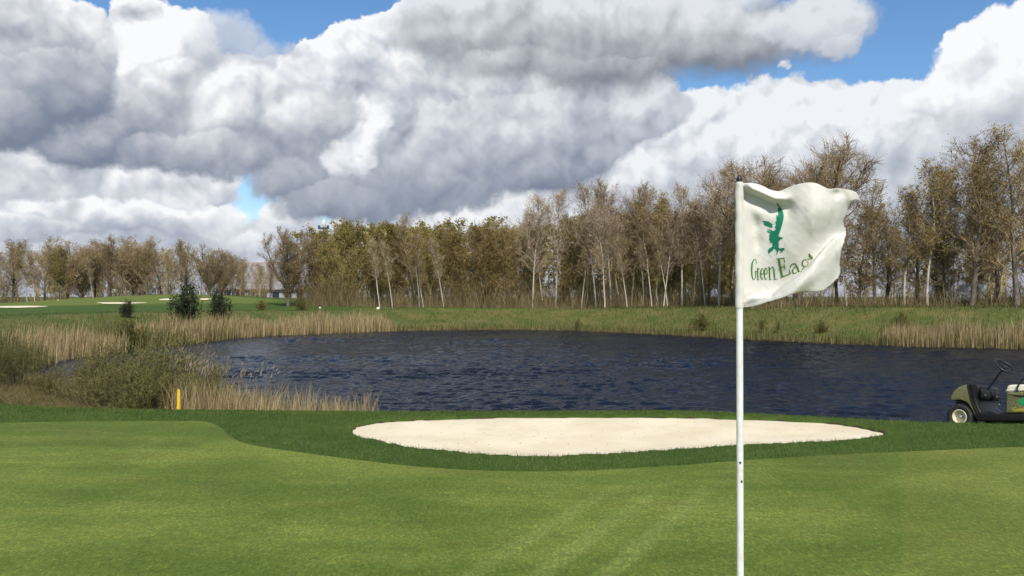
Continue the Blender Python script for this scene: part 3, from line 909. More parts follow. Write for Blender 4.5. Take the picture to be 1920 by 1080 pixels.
row([('birch_b', 1090, 380, 90), ('birch_a', 1118, 336, 89), ('birch_a', 1146, 330, 90), ('birch_b', 1162, 345, 91), ('birch_a', 1184, 340, 89), ('birch_c', 1206, 366, 88), ('olive_a', 1196, 392, 92), ('birch_c', 1232, 356, 87), ('birch_b', 1222, 376, 86),
     ('birch_a', 1278, 336, 86), ('olive_b', 1254, 388, 90), ('birch_b', 1300, 372, 86), ('birch_a', 1348, 305, 83, 1.1), ('birch_b', 1322, 362, 84), ('olive_a', 1316, 392, 88), ('olive_a', 1372, 380, 86), ('bare_b', 1330, 345, 92), ('birch_lean', 1252, 420, 85), ('birch_b', 1134, 372, 86), ('birch_b', 1176, 398, 85), ('birch_b', 1244, 384, 85), ('birch_a', 1212, 350, 91)],
    'among the tall birches left of the flag', 'tall birches at the edge of the wood')
row([('oak_a', 1498, 250, 73, 1.12, 'big bare domed oak rising behind the white flag'), ('oak_b', 1440, 300, 76, 1.15), ('olive_b', 1452, 380, 74), ('bare_a', 1570, 318, 74, 1.15), ('bare_a', 1640, 338, 68, 1.15), ('rust', 1610, 372, 70), ('birch_b', 1588, 395, 66), ('birch_c', 1738, 292, 64, 1.1), ('birch_c', 1696, 345, 65, 1.15),
     ('bare_b', 1716, 372, 67, 1.15), ('bare_a', 1772, 330, 66, 1.15), ('brown_top', 1822, 254, 62, 1.15), ('bare_b', 1842, 300, 66, 1.15), ('bare_a', 1874, 236, 63, 1.15), ('brown_top', 1906, 224, 61, 1.15), ('bare_b', 1962, 215, 62, 1.15), ('birch_b', 1852, 330, 64), ('bare_a', 2040, 230, 62, 1.15), ('bare_b', 1660, 400, 72, 1.4), ('birch_c', 1784, 312, 66, 1.1), ('bare_b', 1936, 262, 66, 1.2), ('olive_b', 1756, 400, 70, 1.2)],
    'on the right bank beside the flag', 'trees on the right bank')

# the wood behind: one mass of thin trees
def thicket(name, n, region, tops, seed, label, mats, leaf_m, leafn, sizes=(0.0, 0.0)):
    r = np.random.default_rng(seed)
    VV, FF, MM, off = [], [], [], 0
    lib = []
    for k in range(5):
        W = grow_tree(100 + seed * 10 + k, 11, .11, .06, .24, .6, 18, 5, 3, leafn=leafn, leafsz=.16, wander=.16, twig=.021)
        a = W.mesh('tmp', ('trunk', 'crown'), leaf=True, leaf_slot=1)
        co_ = np.empty(len(a.vertices) * 3, np.float32); a.vertices.foreach_get('co', co_); co_ = co_.reshape(-1, 3)
        li = np.empty(len(a.loops), np.int32); a.loops.foreach_get('vertex_index', li); mi = np.empty(len(a.polygons), np.int32); a.polygons.foreach_get('material_index', mi)
        lib.append((co_, li.reshape(-1, 4), mi, co_[:, 2].max())); bpy.data.meshes.remove(a)
    for k in range(n):
        px = r.uniform(*region[:2]); Y = r.uniform(*region[2:])
        x = (px - 960) / F * Y; z = hz(x, Y)
        top = np.interp(px, tops[0], tops[1]) + r.normal(0, 10)
        Ht = max(3.0, CAMZ - (top - HOR) / F * Y - z)
        co_, f, mi, h0 = lib[r.integers(5)]
        s = Ht / h0; a = r.random() * 6.28
        q = co_ * np.array([s * 1.15, s * 1.15, s]); ca, sa = math.cos(a), math.sin(a)
        q = np.stack([q[:, 0] * ca - q[:, 1] * sa + x, q[:, 0] * sa + q[:, 1] * ca + Y, q[:, 2] + z], 1)
        VV.append(q); FF.append(f + off); MM.append(mi); off += len(q)
    me = new_mesh(name, np.concatenate(VV), np.concatenate(FF))
    me.polygons.foreach_set('material_index', np.concatenate(MM).astype(np.int32))
    return obj(name, me, mats + [leaf_m], label=label, cat='wood', kind='stuff')
thicket('woodland', 165, (560, 1400, 99, 122), ([560, 700, 980, 1100, 1400], [436, 424, 426, 410, 398]), 1, 'dense brown wood behind the birches across the pond', [m_twig_w], m_lf_olive, 900)
thicket('distant_woodland', 104, (-360, 520, 146, 172), ([-360, 250, 440, 520], [470, 464, 486, 505]), 2, 'thin far wood behind the left tree line', [m_twig_g], m_lf_brown, 220)
thicket('bank_woodland', 34, (1400, 1960, 74, 92), ([1400, 1600, 1700, 1960], [400, 405, 430, 400]), 4, 'brown thicket of thin trees behind the right bank trees', [m_twig_w], m_lf_brown, 300)
thicket('distant_hedge', 24, (1380, 2100, 110, 150), ([1380, 1600, 2100], [500, 515, 505]), 3, 'low far wood seen between the right bank trees', [m_twig_g], m_lf_brown, 260)

# brushwood at the feet of the trees
def brush(name, n, x0, x1, yf, hrange, label, m, depth=3.0, wid=.03, lean=.3):
    r = np.random.default_rng(n)
    px = r.uniform(x0, x1, n); Y = np.interp(px, *yf) + r.uniform(0, depth, n)
    x = (px - 960) / F * Y
    clump = np.clip(0.6 + 0.35 * vnoise(x / 1.4, Y / 1.4, 5) + 0.45 * vnoise(x / 5, Y / 5, 6), .15, 1.4)
    return blades(name, x, Y, (hrange[0] + (hrange[1] - hrange[0]) * r.random(n) ** 2.2) * clump, wid, lean, m, label, 'brushwood', quad=True)
m_brush = leafy('brushwood', [(0, (0.119, 0.088, 0.047)), (0.6, (0.228, 0.177, 0.093)), (1, (0.397, 0.332, 0.166))], 0.85, 0.15)
brush('brushwood', 24000, 560, 1400, ([560, 1000, 1400], [93, 90, 82]), (0.4, 6.5), 'brown leafless brushwood at the foot of the wood', m_brush, 9.0, 0.024, .5)
brush('bank_brushwood', 9000, 1400, 2000, ([1400, 1650, 2000], [70, 64, 60]), (0.4, 3.2), 'tangled brown brushwood under the trees on the right bank', m_brush, 8.0, .03, .45)
brush('treeline_brushwood', 4200, -60, 500, ([-60, 250, 500], [128, 138, 150]), (0.8, 3.4), 'brown brushwood under the left tree line', m_brush, 8.0, .05)
# ------------------------------------------------------------------ reeds
m_reed = leafy('straw_reeds', [(0, (0.20, 0.145, 0.065)), (0.55, (0.42, 0.32, 0.16)), (0.9, (0.58, 0.47, 0.27)), (1, (0.12, 0.13, 0.035))], 0.8, 0.25)
m_reedg = leafy('greening_reeds', [(0, (0.060, 0.070, 0.018)), (0.5, (0.115, 0.125, 0.036)), (0.85, (0.26, 0.22, 0.09)), (1, (0.42, 0.34, 0.17))], 0.8, 0.25)
m_plume = leafy('reed_plumes', [(0, (0.30, 0.23, 0.15)), (1, (0.62, 0.52, 0.38))], 0.9, 0.3)


def reeds(name, pts, n, depth, hr, wid, m, label, out=0.6, plume=0, lean=.10):
    """reeds along a shoreline path; depth reaches from the water onto the bank"""
    P = catmull(pts, 8, False); r = np.random.default_rng(n)
    i = r.uniform(0, len(P) - 1.001, n); k = i.astype(int); t = i - k
    q = P[k] * (1 - t)[:, None] + P[k + 1] * t[:, None]
    tan = P[k + 1] - P[k]; tan /= np.linalg.norm(tan, axis=1)[:, None]
    nrm_ = np.column_stack([-tan[:, 1], tan[:, 0]])
    q = q + nrm_ * (r.uniform(0, depth, n) - out)[:, None]
    clump = 0.72 + 0.28 * vnoise(q[:, 0] / 1.1, q[:, 1] / 1.1, 8)
    h = r.uniform(*hr, n) * clump
    if plume: h *= 0.66 + 0.34 * ss(-3.4, -5.6, q[:, 0])
    z = np.maximum(height(q[:, 0], q[:, 1]), WL - 0.1)
    o = blades(name, q[:, 0], q[:, 1], h, wid, lean, m, label, 'reeds', z=z, quad=True, sway=0.04)
    if plume:
        s = np.argsort(h + r.normal(0, .12, n))[-plume:]
        tops = np.column_stack([q[s], (z + h)[s]]); VV, FF = [], []
        for j, c_ in enumerate(tops):
            a = r.random() * 6.28; d = np.array([math.cos(a), math.sin(a), 0]); L = r.uniform(.06, .12); w0 = r.uniform(.011, .022)
            stem = c_ + np.array([0.03, 0, r.uniform(0.05, .32)])
            for e in (d, np.array([-d[1], d[0], 0])):
                b0 = len(VV) * 1
                VV += [c_ - d * 0.004, c_ + d * 0.004, stem] if e is d else []
                if e is d: FF.append((b0, b0 + 1, b0 + 2))
                b0 = len(VV)
                VV += [stem, stem + e * w0 + np.array([.01, 0, L * .35]), stem + np.array([.05, 0, L]), stem - e * w0 + np.array([.01, 0, L * .35])]
                FF += [(b0, b0 + 1, b0 + 2), (b0, b0 + 2, b0 + 3)]
        me = new_mesh('plumes', VV, np.array(FF)); obj('plumes', me, m_plume, parent=o)
    return o


def shore(*pp): return [px_on(a, b_, WL) for a, b_ in pp]
reeds('reed_bed', shore((330, 646), (440, 634), (550, 628), (650, 624), (738, 621)), 5200, 3.6, (1.1, 1.9), .032, m_reed, 'long band of straw reeds on the far left shore')
reeds('reed_bed', shore((60, 688), (110, 674), (160, 668), (225, 661)), 2300, 3.2, (1.0, 1.75), .026, m_reed, 'straw reeds beside the small inlet at the far left')
reeds('reed_bed', shore((-160, 700), (-40, 700), (40, 694), (75, 684)), 2600, 4.5, (0.9, 1.7), .028, m_reedg, 'greenish reeds at the left edge beyond the shrubs')
reeds('reed_bed', shore((215, 661), (280, 654), (345, 645), (440, 634)), 2600, 4.4, (0.8, 1.5), .032, m_reedg, 'greenish reeds between the two straw bands on the left')
reeds('reed_bed', shore((1655, 648), (1750, 651), (1850, 653), (1990, 657)), 2300, 3.4, (0.8, 1.75), .026, m_reed, 'straw reeds on the right shore behind the cart')
reeds('reed_bed', shore((1640, 648), (1760, 651), (1850, 653), (1990, 657)), 1800, 5.0, (0.7, 1.3), .03, m_reedg, 'greenish sedge among the right shore reeds')
reeds('reed_bed', shore((745, 621), (900, 619), (1050, 620), (1180, 625), (1300, 631), (1400, 637), (1550, 644), (1650, 648)), 2600, 1.4, (0.25, 0.95), .03, m_reedg, 'short sedge fringe along the middle of the far shore', out=.3)
reeds('reed_bed', [(-3.1, 18.2), (-4.4, 18.5), (-5.6, 18.9), (-6.3, 19.2), (-6.9, 19.6)][::-1], 2500, 1.9, (0.55, 1.6), .010, m_reed, 'straw reeds with feathery plumes in the near clump beside the yellow stake', out=1.2, plume=80, lean=.2)
reeds('reed_bed', [(-6.5, 19.2), (-9, 21.2), (-12, 24.4), (-15.5, 27.8)][::-1], 1500, 2.4, (0.2, 0.6), .013, m_reed, 'short dry reeds under the near left shrubs', out=.6, lean=.3)

# ------------------------------------------------------------------ shrubs
m_lf_shrub = leafy('willow_leaves', [(0, (0.080, 0.084, 0.018)), (0.6, (0.165, 0.160, 0.036)), (1, (0.27, 0.25, 0.07))], 0.7, 0.35, 0.5)
m_lf_fresh = leafy('fresh_green_leaves', [(0, (0.075, 0.105, 0.016)), (0.6, (0.14, 0.18, 0.03)), (1, (0.22, 0.26, 0.055))], 0.7, 0.35)


def grow_shrub(seed, H, nstem, spread, leafn, leafsz, n2=7, n3=4, round_=False):
    r = np.random.default_rng(seed); W = Wood(); ends = []
    for i in range(nstem):
        a = r.random() * 6.28; rr = abs(r.normal(0, .5)); out = np.array([math.cos(a), math.sin(a), 0])
        p = out * rr * spread * 0.35
        d = unit(out * rr * spread * 0.9 / max(H, .1) + np.array([0, 0, 1.0]))
        L = H * r.uniform(.65, 1.05) * (1 - .25 * min(1, rr)); pts = [p]
        for k in range(5):
            d = unit(d + r.normal(0, .09, 3)); q = p + d * L / 5
            W.add('stems', p, q, .013 * (1 - k / 6) * H / 1.6, .013 * (1 - (k + 1) / 6) * H / 1.6, 4); p = q; pts.append(p)
        for j in range(n2):
            x = r.uniform(.25 if not round_ else .05, 1) * 5; k = min(int(x), 4); b_ = pts[k] + (pts[k + 1] - pts[k]) * (x - k)
            d2 = unit(np.array([r.normal(0, .6), r.normal(0, .6), .8 if not round_ else .25])); q = b_ + d2 * H * r.uniform(.12, .3)
            W.add('stems', b_, q, .006 * H / 1.6, .003 * H / 1.6, 3)
            for m_ in range(n3):
                t = r.uniform(.2, 1); b3 = b_ + (q - b_) * t
                q3 = b3 + unit(r.normal(0, 1, 3) + np.array([0, 0, .6])) * H * .08
                W.add('stems', b3, q3, .0045 * H / 1.6, .002 * H / 1.6, 3); ends.append((b3, q3))
    for i in r.integers(0, len(ends), leafn):
        p, q = ends[i]; t = r.random()
        W.leaf.append((*(p + (q - p) * t + r.normal(0, .03 * H, 3)), leafsz * r.uniform(.6, 1.4)))
    return W
m_twig_s = leafy('willow_stems', [(0, (0.085, 0.070, 0.032)), (0.6, (0.165, 0.138, 0.066)), (1, (0.28, 0.235, 0.12))], 0.85, 0.0, 0.5)
SH = {}
def shproto(key, W, stem_m, leaf_m):
    a = W.mesh(key + '_stems', ('stems',)); a.materials.append(stem_m)
    L = Wood(); L.leaf = W.leaf
    r = np.array(W.leaf); n = len(r); rg = np.random.default_rng(n)
    d = rg.normal(size=(n, 3)); d /= np.linalg.norm(d, axis=1, keepdims=True)
    e = np.cross(d, rg.normal(size=(n, 3))); e /= np.linalg.norm(e, axis=1, keepdims=True); sz = r[:, 3:4]
    v = np.stack([r[:, :3] - d * sz, r[:, :3] + e * sz * .5, r[:, :3] + d * sz, r[:, :3] - e * sz * .5], 1).reshape(-1, 3)
    c_ = new_mesh(key + '_foliage', v, np.arange(4 * n).reshape(n, 4)); c_.materials.append(leaf_m)
    SH[key] = (a, c_)
shproto('willow_a', grow_shrub(1, 1.6, 52, 1.9, 4600, .023), m_twig_s, m_lf_shrub)
shproto('willow_b', grow_shrub(2, 1.6, 44, 1.8, 3000, .022), m_twig_s, m_lf_shrub)
shproto('fresh', grow_shrub(3, 1.6, 26, 1.0, 3600, .026), m_twig_s, m_lf_fresh)
shproto('sprig', grow_shrub(6, 1.6, 16, 1.2, 1100, .022, 7, 3), m_twig_s, m_lf_shrub)
shproto('evergreen', grow_shrub(4, 3.0, 40, 2.2, 6500, .075, 9, 4, True), m_bark, m_lf_dark)
shproto('mound', grow_shrub(5, 2.2, 46, 2.6, 5200, .055, 8, 4, True), m_twig_s, m_lf_shrub)


def shrub(key, px, base, top, Y, wide, name, label, cat='shrub', group=None):
    x = (px - 960) / F * Y
    zb = max(hz(x, Y), WL) - 0.03
    Ht = CAMZ - (top - HOR) / F * Y - zb
    a, c_ = SH[key]
    h0 = {'evergreen': 3.0, 'mound': 2.2}.get(key, 1.6)
    root = obj(name, None, loc=(x, Y, zb), label=label, cat=cat, group=group)
    obj('stems', a, parent=root, kind='stuff'); obj('foliage', c_, parent=root)
    s = Ht / h0
    root.scale = (s * wide, s * wide, s); root.rotation_euler = (0, 0, trng.random() * 6.28)
    return root

g1 = 'willow shrubs by the near left shore'
for px, top, Y, wd, key, lab in [
    (-10, 650, 24, .9, 'willow_b', 'tall olive willow shrub cut by the left edge of the view'), (38, 648, 25, 1.0, 'willow_b', 'thin olive willow shrub left of the small inlet'),
    (95, 694, 22.5, 1.0, 'willow_a', 'low brownish willow shrub just below the small inlet'), (145, 690, 22.0, 1.1, 'willow_b', 'low sparse willow shrub right of the small inlet'),
    (190, 672, 22.3, 1.0, 'willow_a', 'olive willow shrub second left of the fullest clump'), (232, 655, 21.5, 1.0, 'willow_a', 'fullest olive willow shrub of the near clump'),
    (272, 668, 20.8, 1.0, 'willow_b', 'thin willow shrub left of the yellow stake'), (300, 640, 21.5, 1.1, 'sprig', 'tall wispy willow shoots showing against the water'),
    (322, 655, 21.5, .9, 'willow_b', 'willow shrub directly behind the yellow stake'), (356, 648, 21.0, 1.0, 'sprig', 'wispy willow shoots right behind the yellow stake'),
    (362, 706, 19.8, .75, 'fresh', 'bright green leafy shrub just right of the yellow stake'), (392, 684, 20.2, .9, 'willow_b', 'dark twiggy shrub between the stake and the plumed reeds'),
    (165, 712, 20.6, 1.2, 'willow_b', 'knee-high brown shrub at the front left of the clump'), (215, 704, 20.0, 1.2, 'willow_b', 'knee-high olive shrub at the front of the clump'), (285, 700, 19.6, 1.1, 'willow_a', 'low olive shrub left beside the yellow stake'),
    (248, 690, 20.4, 1.1, 'willow_a', 'low olive shrub in the middle of the near clump')]:
    shrub(key, px, 0, top - 8, Y, wd, 'willow_shrub', lab, 'shrub', g1)
shrub('evergreen', 346, 0, 535, 61, .72, 'evergreen_bush', 'largest dark evergreen bush above the left reeds', 'bush', 'dark bushes on the left bank')
shrub('evergreen', 413, 0, 542, 64, .58, 'evergreen_bush', 'narrow dark evergreen bush right of the largest one', 'bush', 'dark bushes on the left bank')
shrub('evergreen', 237, 0, 564, 60, .85, 'leafy_bush', 'small round bush in front of the far white bunker', 'bush', 'leafy bushes on the left bank')
shrub('mound', 240, 0, 600, 46, .95, 'leafy_bush', 'green bush growing through the reeds near the inlet', 'bush', 'leafy bushes on the left bank')
shrub('mound', 195, 0, 614, 45, .9, 'leafy_bush', 'olive bush left of the green bush in the reeds', 'bush', 'leafy bushes on the left bank')
shrub('mound', 20, 0, 618, 40, .8, 'leafy_bush', 'olive bush among reeds at the left edge', 'bush', 'leafy bushes on the left bank')
shrub('mound', 320, 0, 598, 56, .9, 'leafy_bush', 'low green bush below the largest evergreen bush', 'bush', 'leafy bushes on the left bank')
shrub('mound', 565, 0, 555, 80, .75, 'leafy_bush', 'small green bush beside the lone bare oak', 'bush', 'leafy bushes on the left bank')
shrub('mound', 490, 0, 563, 78, .9, 'leafy_bush', 'flat green bush left of the lone bare oak', 'bush', 'leafy bushes on the left bank')
shrub('fresh', 1082, 0, 596, 71, .8, 'bank_shrub', 'little green shrub at the middle of the far shore', 'shrub', 'shrubs on the far bank')
shrub('mound', 1315, 0, 588, 64, .9, 'bank_shrub', 'round green shrub left of the flagpole across the water', 'shrub', 'shrubs on the far bank')
shrub('fresh', 1428, 0, 597, 59, .8, 'bank_shrub', 'dark green shrub just right of the flagpole across the water', 'shrub', 'shrubs on the far bank')
shrub('fresh', 1460, 0, 600, 58, .7, 'bank_shrub', 'second small green shrub right of the flagpole across the water', 'shrub', 'shrubs on the far bank')
shrub('mound', 1690, 0, 585, 54, .9, 'bank_shrub', 'greenish shrub at the left end of the right reeds', 'shrub', 'shrubs on the far bank')
shrub('mound', 1540, 0, 600, 56, .7, 'bank_shrub', 'low olive shrub below the flag on the far bank', 'shrub', 'shrubs on the far bank')
# ------------------------------------------------------------------ flagstick in the near green
FY = 2.40                                     # distance of the flagstick
def fz(a, b_): return (1340 + a / 3.375, 300 + b_ / 3.375)      # flag drawing units -> photograph pixel
def fpos(px, py, d=0.0):
    """photograph pixel on the flag, d metres nearer than the stick"""
    Y = FY - d
    return np.stack([(px - 960) / F * Y, np.broadcast_to(Y, np.shape(px)) + 0 * px, CAMZ - (py - HOR) / F * Y], -1)


def lathe(profile, n=24, axis='z'):
    v, f = [], []
    for r_, h_ in profile:
        for k in range(n):
            a = 2 * math.pi * k / n
            v.append((r_ * math.cos(a), r_ * math.sin(a), h_))
    m_ = len(profile)
    for i in range(m_ - 1):
        for k in range(n):
            f.append((i * n + k, i * n + (k + 1) % n, (i + 1) * n + (k + 1) % n, (i + 1) * n + k))
    f.append(tuple(reversed(range(n)))); f.append(tuple(range((m_ - 1) * n, m_ * n)))
    return v, f


def part(name, vf, m, parent, smooth=True, loc=None, rot=None):
    me = new_mesh(name, vf[0], vf[1], False)
    if smooth:
        me.polygons.foreach_set('use_smooth', [len(p.vertices) <= 4 for p in me.polygons])
        me.set_sharp_from_angle(angle=R(40))
    o = obj(name, me, m, parent=parent)
    if loc is not None: o.location = loc
    if rot is not None: o.rotation_euler = rot
    return o


PXX = (1386.6 - 960) / F * FY
zt = CAMZ - (341 - HOR) / F * FY
m_pole, nb, b = material('white_fibreglass', (0.82, 0.82, 0.79), 0.35)
n = nb.noise(objco(nb), 30, 3, .6); nb.put(b.inputs['Base Color'], nb.mix(n.step(.4, .75), (0.84, 0.84, 0.82), (0.72, 0.71, 0.66)))
m_black, nb, b = material('black_plastic', (0.012, 0.012, 0.013), 0.4)
m_scuff, nb, b = material('dark_scuff', (0.05, 0.055, 0.06), 0.6)

stick = obj('flagstick', None, loc=(PXX, FY, 0), label='tall white flagstick with black knob standing in the near green', cat='flagstick')
part('pole', lathe([(.0, -.12), (.0098, -.12), (.0100, .55), (.0096, 1.0), (.0092, zt), (0, zt + .001)], 24), m_pole, stick)
part('knob', lathe([(.0, zt - .004), (.0080, zt - .004), (.0086, zt + .004), (.0080, zt + .010), (.0055, zt + .0165), (.002, zt + .019), (0, zt + .0192)], 20), m_black, stick)
for px, py, s in ((1384.5, 866, .0032), (1389.2, 901, .0032)):
    a0 = (px - 1386.6) / 6.67 * 0.6
    z = CAMZ - (py - HOR) / F * FY
    v = []
    for i in range(14):
        t = 2 * math.pi * i / 14; ax = a0 + math.cos(t) * s / .0101 * (1 + .15 * math.sin(3 * t)); r_ = .01025
        v.append((r_ * math.sin(ax), -r_ * math.cos(ax), z + math.sin(t) * s * 1.25))
    part('scuff_mark', (v, [tuple(range(14))]), m_scuff, stick, False)

# flag outline in drawing units
TOP = [(176, 146), (240, 145), (300, 160), (350, 185), (410, 196), (470, 172), (520, 155), (590, 142), (650, 148), (720, 180), (790, 178), (850, 187), (900, 207), (927, 262)]
RGT = [(927, 262), (898, 252), (866, 260), (850, 290), (832, 350), (815, 380), (822, 420), (835, 455), (826, 490), (815, 530), (800, 580), (790, 640), (795, 700), (785, 740), (755, 768), (690, 826)]
BOT = [(176, 934), (250, 925), (330, 900), (400, 880), (480, 855), (560, 836), (640, 831), (690, 826)]
def resamp(P, n, j=0.0, seed=1):
    P = catmull(P, 6, False); L = np.concatenate([[0], np.cumsum(np.linalg.norm(np.diff(P, axis=0), axis=1))])
    t = np.linspace(0, L[-1], n); Q = np.column_stack([np.interp(t, L, P[:, 0]), np.interp(t, L, P[:, 1])])
    if j:
        r = np.random.default_rng(seed); Q[1:-1] += r.normal(0, j, (n - 2, 2))
    return Q
NS, NT = 110, 100
ct, cb = resamp(TOP, NS), resamp(BOT, NS)
cr = resamp(RGT, NT, 1.6, 4); cl = np.column_stack([np.full(NT, 176.0), np.linspace(146, 934, NT)])
s_, t_ = np.meshgrid(np.linspace(0, 1, NS), np.linspace(0, 1, NT))
cr[0], cr[-1] = ct[-1], cb[-1]
Pq = ((1 - t_)[..., None] * ct[None] + t_[..., None] * cb[None] + (1 - s_)[..., None] * cl[:, None] + s_[..., None] * cr[:, None]
      - ((1 - s_) * (1 - t_))[..., None] * ct[0] - (s_ * (1 - t_))[..., None] * ct[-1] - ((1 - s_) * t_)[..., None] * cb[0] - (s_ * t_)[..., None] * cb[-1])


def pl_sd(a, b_, P):
    """signed distance to an open polyline and the position along it"""
    best = np.full(np.shape(a), 1e9); sg = np.ones(np.shape(a)); al = np.zeros(np.shape(a)); P = np.array(P, float)
    L = np.linalg.norm(np.diff(P, axis=0), axis=1); acc = 0
    for i in range(len(P) - 1):
        e = P[i + 1] - P[i]
        t = np.clip(((a - P[i, 0]) * e[0] + (b_ - P[i, 1]) * e[1]) / (e @ e), 0, 1)
        d = np.hypot(a - P[i, 0] - t * e[0], b_ - P[i, 1] - t * e[1])
        k = d < best
        cs = e[0] * (b_ - P[i, 1]) - e[1] * (a - P[i, 0])
        best = np.where(k, d, best); sg = np.where(k, np.sign(cs), sg); al = np.where(k, (acc + t * L[i]) / L.sum(), al); acc += L[i]
    return best * sg, al


FOLD = [(205, 868), (240, 868), (300, 866), (360, 858), (430, 800), (520, 735), (590, 680), (640, 620), (690, 560), (760, 490), (830, 470)]
RIDGE = [(178, 150), (230, 196), (300, 225), (380, 262), (450, 262), (520, 235)]
def fdepth(a, b_):
    """how far each point of the cloth stands towards the viewer, metres"""
    x = a - 176; k = ss(0, 90, x)
    d = 0.080 * ss(0, 470, x) - 0.085 * ss(430, 800, x) + 0.005 * np.sin(x / 95 + b_ / 140) * k
    sd1, al1 = pl_sd(a, b_, RIDGE)
    roll = 0.026 * np.exp(-((sd1 + 16) / 26) ** 2) * ss(0, .12, al1) * (1 - ss(.62, 1, al1))
    gro = -0.020 * np.exp(-((sd1 - 30) / 38) ** 2) * ss(0, .15, al1) * (1 - ss(.6, 1, al1))
    d = d + roll + gro
    d = d + 0.020 * np.exp(-((a - 680) / 130) ** 2 - ((b_ - 330) / 150) ** 2)
    d = d - 0.010 * np.exp(-((a - 470) / 45) ** 2 - ((b_ - 330) / 60) ** 2)
    d = d + 0.008 * np.exp(-((a - 290) / 40) ** 2 - ((b_ - 340) / 45) ** 2) - 0.007 * np.exp(-((a - 255) / 30) ** 2 - ((b_ - 400) / 60) ** 2) - 0.006 * np.exp(-((a - 280) / 26) ** 2 - ((b_ - 520) / 50) ** 2)
    sd2, al2 = pl_sd(a, b_, FOLD)
    flap = ss(-6, 6, sd2) * (0.012 + 0.026 * np.exp(-((sd2 - 60) / 60) ** 2)) * ss(190, 400, a + (900 - b_) * .5)
    d = d - 0.036 * np.exp(-(np.minimum(sd2, 0) / 130) ** 2) * (1 - ss(-7, 7, sd2)) * ss(200, 480, a + (900 - b_) * .35)
    d = d + flap + 0.004 * np.sin(a / 26 + b_ / 41) * ss(0, 60, sd2)
    d = d + 0.020 * ss(760, 900, a) * ss(330, 240, b_) - 0.012 * np.exp(-((a - 770) / 40) ** 2 - ((b_ - 215) / 26) ** 2)
    d = d + 0.0022 * np.sin(a / 11.0 + 2 * np.sin(b_ / 60)) * ss(640, 820, a) + 0.0016 * np.sin(b_ / 9 + a / 23) * ss(800, 900, b_)
    wr2 = vnoise(a / 46 + b_ / 120, b_ / 60 - a / 150, 31) * .0010 + vnoise(a / 18 - b_ / 40, b_ / 22, 32) * .0004
    return d + wr2 * k
def flag_xyz(a, b_, lift=0.0):
    px, py = 1340 + a / 3.375, 300 + b_ / 3.375
    return fpos(px, py, fdepth(a, b_) + lift) - np.array([PXX, FY, 0])

m_cloth, nb, b = material('white_flag_cloth', (0.80, 0.78, 0.70), 0.85, Specular_IOR_Level=0.15)
co = objco(nb)
st = nb.noise(co, 9, 5, .65); th = nb.noise(co, 900, 1, .5)
cc = nb.mix(st.step(.5, .75) * .5, (0.88, 0.865, 0.805), (0.79, 0.75, 0.64))
nb.put(b.inputs['Base Color'], cc)
link_bump(nb, b, th, .25, .0006)
tr = nb.node('ShaderNodeBsdfTranslucent'); nb.put(tr.inputs[0], cc)
mx_ = nb.node('ShaderNodeMixShader'); mx_.inputs[0].default_value = .30
nb.t.links.new(b.outputs[0], mx_.inputs[1]); nb.t.links.new(tr.outputs[0], mx_.inputs[2]); nb.t.links.new(mx_.outputs[0], nb.t.nodes['Material Output'].inputs[0])

flag = obj('flag', None, loc=(PXX, FY, 0), label='torn white cloth flag with green eagle and lettering on the near flagstick', cat='flag')
v = flag_xyz(Pq[..., 0], Pq[..., 1]).reshape(-1, 3)
idx = np.arange(NS * NT).reshape(NT, NS)
f = np.stack([idx[:-1, :-1], idx[1:, :-1], idx[1:, 1:], idx[:-1, 1:]], -1).reshape(-1, 4)
me = new_mesh('cloth', v, f, True)
cloth = obj('cloth', me, m_cloth, parent=flag)
sol = cloth.modifiers.new('thickness', 'SOLIDIFY'); sol.thickness = .0005; sol.offset = 0
z0 = CAMZ - (577 - HOR) / F * FY; z1 = CAMZ - (342.5 - HOR) / F * FY
sv, sf = [], []
for i in range(40):
    zz_ = z0 + (z1 - z0) * i / 39
    for k in range(26):
        a = 2 * math.pi * k / 26
        r_ = .0112 + .0006 * math.sin(a * 2 + i * .6) + .0005 * math.sin(i * 1.3)
        sv.append((r_ * math.cos(a), r_ * math.sin(a), zz_))
for i in range(39):
    for k in range(26): sf.append((i * 26 + k, i * 26 + (k + 1) % 26, (i + 1) * 26 + (k + 1) % 26, (i + 1) * 26 + k))
part('sleeve', (sv, sf), m_cloth, flag)


def print_on(name, polys, m, to_xyz, parent, cell, label=None):
    """flat print: polygons cut into small triangles and laid on a curved surface"""
    VV, FF = [], []
    for P in polys:
        P = np.array(P, float)
        lo, hi = P.min(0), P.max(0)
        xs, ys = np.meshgrid(np.arange(lo[0] + cell / 2, hi[0], cell), np.arange(lo[1] + cell / 2, hi[1], cell)); xs, ys = xs.ravel(), ys.ravel()
        k = poly_sd(xs, ys, P) < -cell * .25
        Q = []
        for i in range(len(P)):
            A, B = P[i], P[(i + 1) % len(P)]; nn = max(1, int(np.linalg.norm(B - A) / cell))
            for t in range(nn): Q.append(A + (B - A) * t / nn)
        nq = len(Q); Q = np.array(Q + list(np.column_stack([xs[k], ys[k]])))
        vv, _, ff, *_ = delaunay_2d_cdt([Vector(q) for q in Q], [(i, (i + 1) % nq) for i in range(nq)], [], 1, 1e-4)
        o = len(VV); VV += [(q.x, q.y) for q in vv]; FF += [tuple(i + o for i in q) for q in ff]
    VV = np.array(VV)
    me = new_mesh(name, to_xyz(VV[:, 0], VV[:, 1]), FF)
    o = obj(name, me, m, parent=parent, label=label)
    return o


